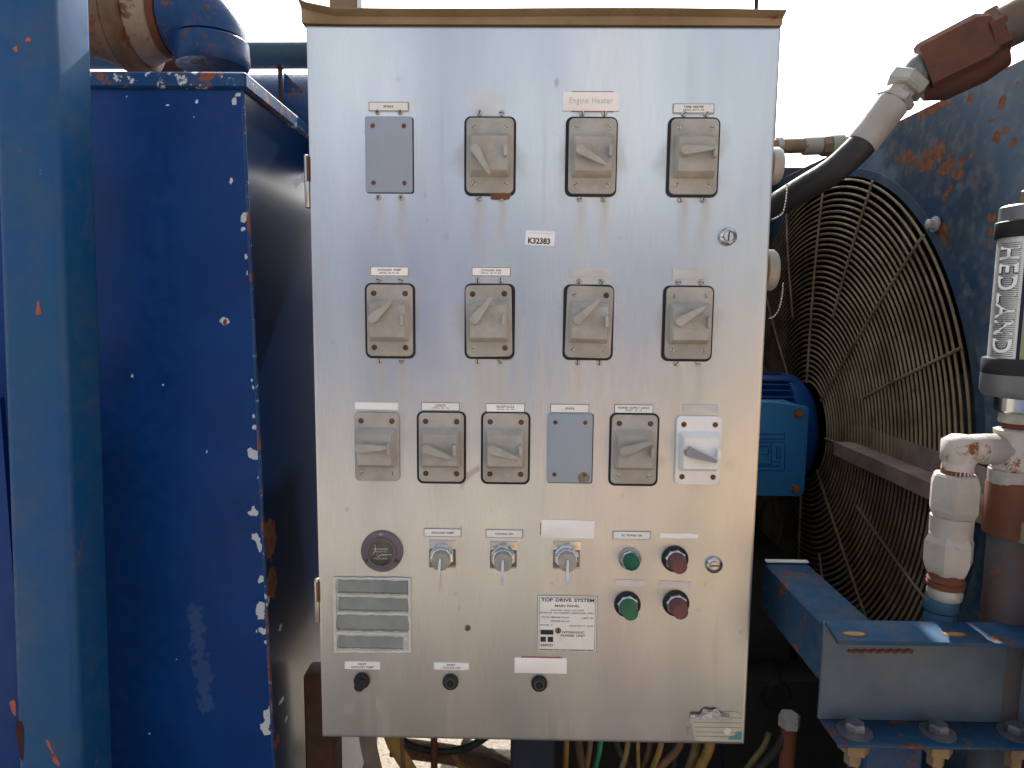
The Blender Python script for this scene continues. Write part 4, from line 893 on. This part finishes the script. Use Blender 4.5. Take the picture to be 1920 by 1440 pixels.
b = MB(); b.lathe([(.033, -.006), (.036, .0), (.036, .014), (.033, .016)], g1, axg, 6); obj('hex_shoulder', b, M['rustbrown'], ru, smooth=20)
b = MB(); b.tube([g1 + axg * .012, g1 + axg * .05, H_(1985, 5, -.03), H_(2050, -30, -.03)], 36 * k_, 28); obj('union_pipe', b, paint('blue_brown_pipe', (.05, .12, .16), (.13, .08, .05), .5, rust=.2, dust=.2, scale=1.5, bump=.2), ru)
# small brass line behind the cabinet
YS = .33; ks = (YS + 1.141) / F
sp_ = thing('brass_pipe_line', P(1500, 275, YS), 'small weathered brass pipe with grey couplings, behind the black hose', 'pipe')
b = MB(); b.tube([P(1440, 275, YS), P(1570, 271, YS), P(1600, 268, YS)], 13 * ks, 18, smooth=False); obj('pipe', b, M['brass'], sp_)
for (x0, x1, r, mt) in ((1506, 1540, 16, 'zinc'), (1540, 1556, 19, 'brass'), (1556, 1580, 20, 'zinc'), (1455, 1466, 16, 'zinc')):
    a, c_ = P(x0, 274, YS), P(x1, 273, YS); b = MB(); b.lathe([(r * ks * .93, 0), (r * ks, .002), (r * ks, (c_ - a).length - .002), (r * ks * .93, (c_ - a).length)], a, c_ - a, 8 if mt == 'brass' else 20); obj('coupling', b, M[mt], sp_, smooth=30)

# ================================================================== flow meter
YM = -.112; km = (YM + 1.141) / F
def V(px, py): return P(px, py, YM)
base = V(1897, 745); topm = V(1930, 350); xm_ = .7485
fm = thing('flow_meter', (xm_, YM, V(1900, 745).z), 'grey inline flow meter with a silver lettered sleeve, at the right edge', 'flow meter')
def zz(py, px=1880): return V(px, py).z
def vl(r, pys): return [(rr1 * km, zz(py)) for rr1, py in pys]
def part(nm, pys, mt, n=40, parent=fm, x=xm_, y=YM, lab=None, sm=40):
    b = MB(); b.lathe([(r * km, zz(py)) for r, py in pys], (x, y, 0), (0, 0, 1), n); return obj(nm, b, M[mt], parent, lab, smooth=sm)
part('top_nut', [(28, 386), (28, 358), (25, 355)], 'brass', 6, sm=20)
part('top_cap', [(57, 425), (57, 388), (54, 385)], 'meter'); part('upper_band', [(60, 446), (62, 443), (62, 417), (60, 415)], 'gasket')
slv = part('sleeve', [(56, 675), (56, 444)], 'alu'); part('lower_band', [(64, 702), (65, 699), (65, 674), (63, 671)], 'gasket'); part('bottom_cap', [(60, 742), (65, 732), (65, 701)], 'meter')
part('outlet_nut', [(38, 772), (41, 769), (41, 745), (38, 742)], 'chrome', 24); part('adapter', [(30, 792), (31, 788), (31, 770)], 'zinc', 20)
# lettering wraps onto the sleeve facing the camera's left; letters stand on their side
def fdir(a): return Vector((-math.sin(a), -math.cos(a), 0)), Vector((math.cos(a), -math.sin(a), 0))
ang = rad(74); n_, t_ = fdir(ang); R_ = 56 * km
hgt = zz(455) - zz(668)
def wrap(o):
    me = o.data; n = len(me.vertices); co = np.empty(n * 3, np.float32); me.vertices.foreach_get('co', co); co = co.reshape(-1, 3)
    # flat coords: x -> arc length, y -> depth
    s_ = co[:, 0].copy(); lift = -co[:, 1].copy(); a = -s_ / R_ + ang
    co[:, 0] = -np.sin(a) * (R_ + lift); co[:, 1] = -np.cos(a) * (R_ + lift); me.vertices.foreach_set('co', co.reshape(-1)); me.update()
zc0 = (zz(455) + zz(668)) / 2
b = MB()
for k in range(56):
    z = zc0 - hgt / 2 + hgt * (k + .5) / 56; n8 = 6
    b.add([(xm_ - .017 + .034 * i / n8, YM - .0003, z + s_) for s_ in (-.0004, .0004) for i in range(n8 + 1)], [(i, i + 1, n8 + 2 + i, n8 + 1 + i) for i in range(n8)])
st_ = obj('printed_stripes', b, M['ink'], slv, smooth=0); wrap(st_)
for (bold, mt, lift) in ((.045, 'ink', .0005), (.020, 'tape', .0009)):
    o = text('lettering', 'HEDLAND', (xm_, YM, zc0), hgt * .93, .030, M[mt], slv, ax=(0, 0, -1), up=(1, 0, 0), bold=bold, lift=lift, space=1.08)
    wrap(o)
a_w = rad(2); b = MB(); b.add([(xm_ - math.sin(a) * (R_ + .0006), YM - math.cos(a) * (R_ + .0006), z) for z in (zz(672), zz(447)) for a in np.linspace(rad(42), rad(-5), 8)], [(i, i + 1, 9 + i, 8 + i) for i in range(7)]); obj('sight_window', b, M['glassy'], fm)
b = MB(); b.tube([(xm_ - math.sin(rad(45)) * R_, YM - math.cos(rad(45)) * R_, zz(672)), (xm_ - math.sin(rad(45)) * R_, YM - math.cos(rad(45)) * R_, zz(447))], .0022, 8, smooth=False); obj('sleeve_edge', b, M['navy'], fm)
# ---- fittings below the meter
pt = thing('pipe_tee_fittings', (xm_, YM, V(1900, 900).z), 'white rust streaked pipe cross and elbow below the flow meter', 'pipe fitting')
def zt3(py, px=1880): return V(px, py).z
part('threaded_nipple', [(24, 812), (24, 788)], 'rust', 16, pt)
part('cross_body', [(38, 880), (40, 876), (36, 862), (34, 840), (36, 818), (38, 806), (30, 803)], 'whiter', 8, pt, sm=20)
zx = V(1860, 842).z; k2 = km
b = MB(); b.lathe([(27 * k2, 0), (27 * k2, .02), (29 * k2, .022), (29 * k2, .045), (24 * k2, .048), (24 * k2, .060)], (xm_ - .004, YM, zx), (-1, 0, 0), 20); obj('side_arm', b, M['white'], pt)
xe_ = V(1796, 850).x + .002
b = MB(); b.tube([(xm_ - .050, YM, zx), (xe_ + .028, YM, zx + .001), (xe_ + .006, YM, zx - .004), (xe_, YM, zx - .022), (xe_ - .001, YM, V(1796, 896).z)], 27 * k2, 24); b.box((xe_ - .022, YM - .0215, zx - .026), (xe_ + .022, YM + .02, zx + .021), .008); obj('elbow', b, M['whiter'], pt, smooth=50)
part('cross_collar', [(40, 905), (40, 880)], 'zinc', 20, pt); 
lp = thing('rusty_riser_pipe', (xm_, YM, .2), 'rusty brown riser pipe below the cross fitting at the right edge', 'pipe')
b = MB(); b.lathe([(47 * km, zz(1000)), (48 * km, zz(996)), (48 * km, zz(908)), (44 * km, zz(900))], (xm_ + .006, YM, 0), (0, 0, 1), 28); obj('coupling', b, M['rust'], lp)
b = MB(); b.lathe([(40 * km, .3), (40 * km, zz(998))], (xm_ + .008, YM, 0), (0, 0, 1), 28); obj('pipe', b, paint('rust_blue_pipe', (.10, .05, .035), (.05, .07, .09), .75, rust=.3, dust=.15, bump=.4), lp)
# union nuts
un = thing('union_coupling', (xe_, YM, V(1760, 1172).z), 'pair of chalky white hexagonal union nuts on the vertical line', 'pipe coupling')
def upart(nm, pys, mt, n, rot=0, sm=20):
    q = V(1788, pys[0][1]); q2 = V(1788, pys[-1][1]); b = MB(); lean = (V(1775, 1060).x - V(1796, 880).x) - (V(1784, 1060).x - V(1796, 880).x)
    pr = [(r * km, V(1788, py).z - q.z) for r, py in pys]; b.lathe(pr, (xe_ - .001 + (V(1788, 900).z - q.z) * -.02, YM, q.z), (0, 0, 1), n, rot=rot); return obj(nm, b, M[mt], un, smooth=sm)
upart('neck_thread', [(27, 902), (27, 880)], 'rust', 24)
upart('upper_nut', [(36, 972), (44, 955), (44, 905), (40, 892), (36, 888)], 'white', 6, .3)
upart('middle_sleeve', [(36, 1010), (37, 968)], 'white', 30, 0, 40)
upart('lower_nut', [(34, 1074), (38, 1068), (44, 1050), (44, 1015), (37, 1000)], 'white', 6, .1)
upart('thread', [(32, 1100), (33, 1092), (30, 1090), (33, 1086), (30, 1082), (31, 1072)], 'rust', 24)
upart('coupling_ring', [(28, 1122), (30, 1120), (31, 1108), (29, 1100)], 'zinc', 24, 0, 40)
upart('lower_coupling', [(27, 1300), (28, 1150), (26, 1146), (30, 1142), (30, 1126), (27, 1122)], 'pipegrey', 24, 0, 40)

# ================================================================== beams lower right
yw = -.141; zB = P(1700, 1173, yw).z
bxb = thing('box_beam', (.48, .3, zB - .09), 'rusty blue box beam running back beside the cabinet', 'beam')
XL, XR = PZp(1546, 1173, zB).x, PZp(1646, 1173, zB).x; ynear = yw + .007
yf = PZp(1512, 1054, zB).y; print('beam', XL, XR, ynear, yf, zB)
b = MB(); b.box((XL, ynear, zB - .095), (XR, yf, zB), .004); obj('beam_tube', b, M['beam'], bxb)
b = MB(); b.box((XL + .001, yf - .012, zB + .0015), (XR - .001, yf - .001, zB + .0055), .001); obj('end_strip', b, M['tape_thin'], bxb)
chn = thing('channel_beam', (.75, -.17, zB - .145), 'blue grey steel channel with slotted flange and bolts, lower right', 'channel')
yfl = PZp(1700, 1209, zB).y; xl_ = P(1541, 1250, yw).x; xR = 1.35; th = .006; zb2 = P(1700, 1352, yw).z; print('ch', yfl, PZp(1700, 1403, zb2).y, zb2)
b = MB(); b.box((xl_, yw, zb2), (xR, yw + th, zB + .004), .001); obj('web', b, M['beamgrey'], chn)
# top flange with slots: built from strips
zf = zB + .0045; xfl = PZp(1577, 1208, zf).x
b = MB(); b.loft([[(xl_ + .001, yw + th, z), (xl_ + .001, yw - .002, z), (xfl, yfl, z), (xR, yfl, z), (xR, yw + th, z)] for z in (zf - th, zf)]); tf = obj('top_flange', b, M['beam'], chn)
slm = paint('yellow_brown_slot_grime', (.30, .22, .10), (.20, .13, .06), .9, dust=.3, scale=3, bump=.4)
for (px, py) in ((1602, 1189), (1790, 1190)):
    q = PZp(px, py, zf)
    for (rx, ry, lift, mt) in ((.019, .0085, .0006, M['rust']), (.015, .006, .0011, slm)):
        b = MB(); b.loft([[(q.x + math.cos(t) * rx * (1 + .1 * math.sin(3 * t)), q.y + math.sin(t) * ry, z) for t in np.linspace(0, 2 * PI, 20, endpoint=False)] for z in (zf - .002, zf + lift)]); obj('slot', b, mt, tf)
b = MB(); b.box((xl_ + .004, yfl, zb2 - th), (xR, yw + th, zb2), .0015); obj('bottom_flange', b, M['beam'], chn)
b = MB(); b.tube([(P(x, 1220 + (2 if i % 2 else -1), yw).x, yw - .001, P(x, 1220 + (2 if i % 2 else -1), yw).z) for i, x in enumerate(range(1590, 1712, 8))], .0026, 6); obj('rust_weld', b, M['rust'], chn)
for (px, py) in ((1602, 1372), (1758, 1374), (1905, 1376)):
    q = PZp(px, py, zb2); b = MB(); b.lathe([(.025, 0), (.025, .0025), (.017, .003)], q, (0, 0, 1), 28); wsh = obj('washer', b, M['dullzinc'], chn)
    b = MB(); b.lathe([(.014, .003), (.015, .006), (.015, .013), (.012, .0155)], q, (0, 0, 1), 6, rot=.4); obj('hex_bolt', b, M['dullzinc'], wsh, smooth=20)
    b = MB(); b.lathe([(.012, -.05), (.012, -.03), (.022, -.028), (.022, -.010)], q, (0, 0, 1), 6); obj('nut', b, M['brass'], wsh, smooth=20)
# post and clutter beneath the channel
a, c_ = P(1622, 1420, -.10), P(1732, 1420, -.10); b = MB(); b.box((a.x, -.10, 0), (c_.x, -.04, zb2 - .0065), .004); solo('support_leg', b, M['pipeblue'], 'blue support leg under the channel beam', 'leg')
a = P(1480, 1345, .10); sb = thing('standing_bolt', (a.x, .10, P(1480, 1440, .1).z - .2), 'worn grey hexagonal bolt standing in the dark gap right of the cabinet', 'bolt')
b = MB(); b.lathe([(.018, 0), (.0205, .002), (.0205, .022), (.016, .026)], (a.x, .10, P(1480, 1362, .1).z), (0, 0, 1), 6, rot=.2); obj('bolt_head', b, M['zinc'], sb, smooth=20)
b = MB(); b.lathe([(.015, P(1480, 1440, .1).z - .2), (.015, P(1480, 1362, .1).z)], (a.x, .10, 0), (0, 0, 1), 16); obj('bolt_shank', b, M['rust'], sb)
b = MB(); b.box((.30, .50, 0), (.70, 1.0, .88), .02)  # block added to keep the gap behind the box beam dark
for k in range(3): b.lathe([(.045, 0), (.045, .07), (.03, .09)], (.40 + .11 * k, .50, .58), (0, -1, 0), 20)
b.box((.32, .60, .881), (.46, .9, .97), .015)
solo('dark_filler_block', b, M['dark'], 'dark oily pump block in the shadow behind the box beam', 'pump')  # added filler that keeps the gap dark, not a real pump
b = MB(); q = P(1860, 925, .0)
b.tube([PXp(1832, 925, XW - .01), PXp(1848, 930, XW - .02), PXp(1862, 935, XW - .02), PXp(1868, 922, XW - .02), PXp(1858, 915, XW - .02), PXp(1850, 922, XW - .02)], .0035, 8); b.tube([PXp(1832, 938, XW - .01), PXp(1845, 948, XW - .02), PXp(1855, 965, XW - .02)], .0035, 8)
solo('wire_hook', b, M['dark'], 'small bent dark wire hook on the housing beside the white union nuts', 'hook')

# ------------------------------------------------------------------ boxes added behind to block the sun, and objects added behind the camera
b = MB(); b.box((-.40, .38, .62), (.36, 1.05, 1.80), .02); b.box((-.2, 1.051, .3), (.70, 1.4, 2.2), .02); b.box((.30, 1.06, 0), (.79, 1.35, .86), .02); b.box((.45, 1.42, 0), (.80, 1.62, 2.5), .02); b.box((.60, 1.67, 0), (1.0, 1.9, 2.64), .02); solo('sun_blockers', b, M['dark'], 'dark oily engine housing close behind the stainless cabinet', 'engine')  # added boxes: stop stray sun and give the tank side something dark to reflect
ct = thing('added_container', (-4.2, -7.2, 0), 'long slate blue shipping container across the yard, mirrored softly in the cabinet door', 'container')  # container added out of view so the steel door has something to reflect
cm = paint('slate_blue_added_container_paint', (.03, .05, .10), (.035, .05, .085), .6, dust=.15, bump=.1)
b = MB(); rg = []
for i in range(241):
    x = -10.2 + 12.0 * i / 240; y = -6.0 - (.036 if (i // 4) % 2 else 0); rg.append([(x, y, .25), (x, y, 2.55), (x, -8.4, 2.55), (x, -8.4, .25)])
b.loft(rg); obj('added_container_wall', b, cm, ct, smooth=20)
b = MB()
for z in (.15, 2.551): b.box((-10.25, -8.45, z), (1.85, -5.97, z + .12 if z > 1 else .249), .01)
for x in (-10.25, 1.801): b.box((x, -5.98, .25), (x + .1 if x < 0 else 1.9, -6.12, 2.55))
b.box((-10.2, -8.3, .0), (-9.9, -6.1, .149)); b.box((1.5, -8.3, .0), (1.8, -6.1, .149))
obj('added_container_frame', b, cm, ct)
# sandy heap added out of view, right behind the camera, for a warm reflection
n_ = 60; mb_ = MB(); hm_ = fbm(n_, n_, 4.4, 4.4, 1.2, 1.2, 91, 5)
vs = []
for j in range(n_):
    for i in range(n_):
        x, y = -2.2 + 4.4 * i / (n_ - 1), -2.2 + 4.4 * j / (n_ - 1); d = math.hypot(x / 1.1, y) / 2.0
        vs.append((3.15 + x, -3.6 + y, max(0, 1 - d * d) ** 1.3 * (.75 + .7 * hm_[j, i]) * 1.15 - .01))
mb_.add(vs, [(j * n_ + i, j * n_ + i + 1, (j + 1) * n_ + i + 1, (j + 1) * n_ + i) for j in range(n_ - 1) for i in range(n_ - 1)])
def added_heap_mat():
    q = NT('orange_sand'); q.set('Base Color', q.mix(q.ramp(q.noise(3, 8, .7), .3, .7), (.50, .29, .13), (.42, .24, .11))); q.set('Roughness', .95); q.bump(q.noise(30, 8, .75), .6, .02); return q.m
ho = obj('added_sand_heap', mb_, added_heap_mat()); ho['kind'] = 'structure'
# ================================================================== under the cabinet
YC = .12
def cable(nm, pts, r, mt, lab, cat='cable', grp='cables hanging under the cabinet'):
    b = MB(); pp = [P(x, y, Y) for x, y, Y in pts]; pp.append(Vector((pp[-1].x + random.uniform(-.08, .08), pp[-1].y + .05, .25))); pp.append(Vector((pp[-1].x + .1, pp[-1].y + .1, .02)))
    b.tube(pp, r, 10); return solo(nm, b, M[mt], lab, cat, grp)
CB = [(1062, 1060, 'cyel', 6, 'worn yellow cable beside the navy post under the cabinet'), (1084, 1092, 'cbrn', 8, 'thick brown cable second from the navy post'), (1108, 1100, 'cbrn', 5.5, 'thin brown cable next to the green cable'),
      (1128, 1116, 'cgrn', 5.5, 'bright green cable under the cabinet'), (1180, 1166, 'coli', 6, 'olive grey cable between the green and the bright yellow cables'), (1196, 1197, 'cyel', 4, 'thin bright yellow cable hanging straight'),
      (1222, 1206, 'cbrn', 6, 'brown cable right of the thin yellow one'), (1243, 1224, 'cyel', 6, 'yellow cable leaning left in the middle of the bundle'), (1284, 1236, 'cbrn', 8, 'thick brown cable slanting strongly left'),
      (1308, 1292, 'coli', 9, 'thick yellow brown cable near the right end of the cabinet'), (1336, 1312, 'cyel', 10, 'thickest yellow cable below the grey gland at the right end'), (1268, 1262, 'cblk', 6, 'black cable behind the slanting brown one'), (1150, 1185, 'cblk', 8, 'black cable crossing behind the green one'),
      (1470, 1425, 'cblk', 9, 'black cable in the dark gap right of the cabinet'), (1442, 1402, 'coli', 6, 'yellow green cable in the dark gap right of the cabinet')]
for i, (x0, x1, mt, r, lab) in enumerate(CB):
    Y0 = YC + .02 * math.sin(i * 2.3); y0 = 1385 if x0 < 1400 else 1375
    cable('cable', [(x0, y0 - 40 if x0 < 1400 else y0, Y0), (x0 + (x1 - x0) * .25, 1400, Y0), (x1, 1440, Y0 + .01), (x1 + (x1 - x0), 1500, Y0 + .03)], r / F * 1.27, mt, lab)
b = MB(); a, c_ = P(957, 1420, .05), P(1041, 1420, .05); b.box((a.x, .05, 0), (c_.x, .12, Z0 - .006), .005); solo('navy_post', b, M['navy'], 'navy blue square leg under the middle of the cabinet', 'leg')
b = MB(); a, c_ = P(572, 1420, .22), P(628, 1420, .22); b.box((a.x, .22, 0), (c_.x, .28, Z0 - .01), .004); solo('rusty_post', b, paint('dark_brown_rusty_post', (.075, .035, .018), (.05, .025, .015), .7, dust=.3, rust=.2, bump=.3), 'dark orange brown rusty post under the left corner of the cabinet', 'post')
b = MB(); a, c_ = P(640, 1410, .9), P(655, 1440, .9); b.box((a.x, .9, 0), (c_.x + .01, .93, P(650, 1408, .9).z), .004); solo('sunlit_stake', b, M['tanpipe'], 'short sunlit tan stake behind the cabinet', 'stake')
for (x0, x1, x2, mt, lab, Y0) in ((684, 700, 745, 'grey', 'dark grey fabric strap hanging under the cabinet', .16), (722, 765, 800, 'cyel', 'worn yellow strap with dark marks under the cabinet', .19), (752, 756, 758, 'cbrn', 'narrow brown strap crossing the yellow one', .155)):
    b = MB(); w0 = 17 if mt != 'cbrn' else 4; rg = []
    for k, (x, y) in enumerate(((x0, 1350), (x0 + (x1 - x0) * .5, 1405), (x1, 1440), (x2, 1500), (x2 + 10, 1700))):
        q = P(x, y, Y0 + .004 * k); h = w0 / F * 1.3; rg.append([q + Vector((-h, 0, 0)), q + Vector((0, -.004, 0)), q + Vector((h, 0, 0)), q + Vector((h, .003, 0)), q + Vector((-h, .003, 0))])
    b.loft(rg); solo('strap', b, M[mt], lab, 'strap', 'straps under the cabinet')
b = MB(); b.tube([P(742, 1375, .3), P(770, 1398, .3), P(826, 1409, .3), P(880, 1400, .3), P(925, 1372, .3)], .0085, 12); solo('hose_loop', b, M['cblk'], 'black hose loop sagging under the cabinet', 'hose')
b = MB(); a = P(814, 1400, .26); b.lathe([(.0075, 0.02), (.0075, Z0 - .01)], (a.x, .26, 0), (0, 0, 1), 10); solo('brown_rod', b, M['rust'], 'straight brown rod in front of the hose loop', 'rod')
b = MB(); b.tube([P(868, 1394, .8), P(938, 1428, .75)], .020, 18, smooth=False); b.tube([P(915, 1416, .77), P(922, 1420, .765)], .0225, 18, smooth=False); b.tube([P(938, 1428, .75), P(1010, 1470, .7)], .020, 18, smooth=False)
solo('sunlit_pipe', b, M['tanpipe'], 'sunlit tan pipe slanting across the gap under the cabinet', 'pipe')
b = MB(); b.tube([P(735, 1400, .62), P(870, 1420, .6), P(960, 1455, .55)], .026, 18); solo('brown_pipe', b, M['tan'], 'shaded brown pipe below the sunlit one', 'pipe')
b = MB(); b.tube([P(850, 1412, .4), P(862, 1432, .4), P(885, 1450, .4)], .008, 10); solo('yellow_hose', b, M['cyel'], 'short yellow hose curving in the sunlit gap', 'hose')
# skid rail under the machine, in the shade
b = MB(); b.box((-1.6, .30, 0), (-.16, .42, .16), .006); solo('skid_rail', b, M['rustbrown'], 'rusty skid rail on the ground beneath the tank', 'rail')
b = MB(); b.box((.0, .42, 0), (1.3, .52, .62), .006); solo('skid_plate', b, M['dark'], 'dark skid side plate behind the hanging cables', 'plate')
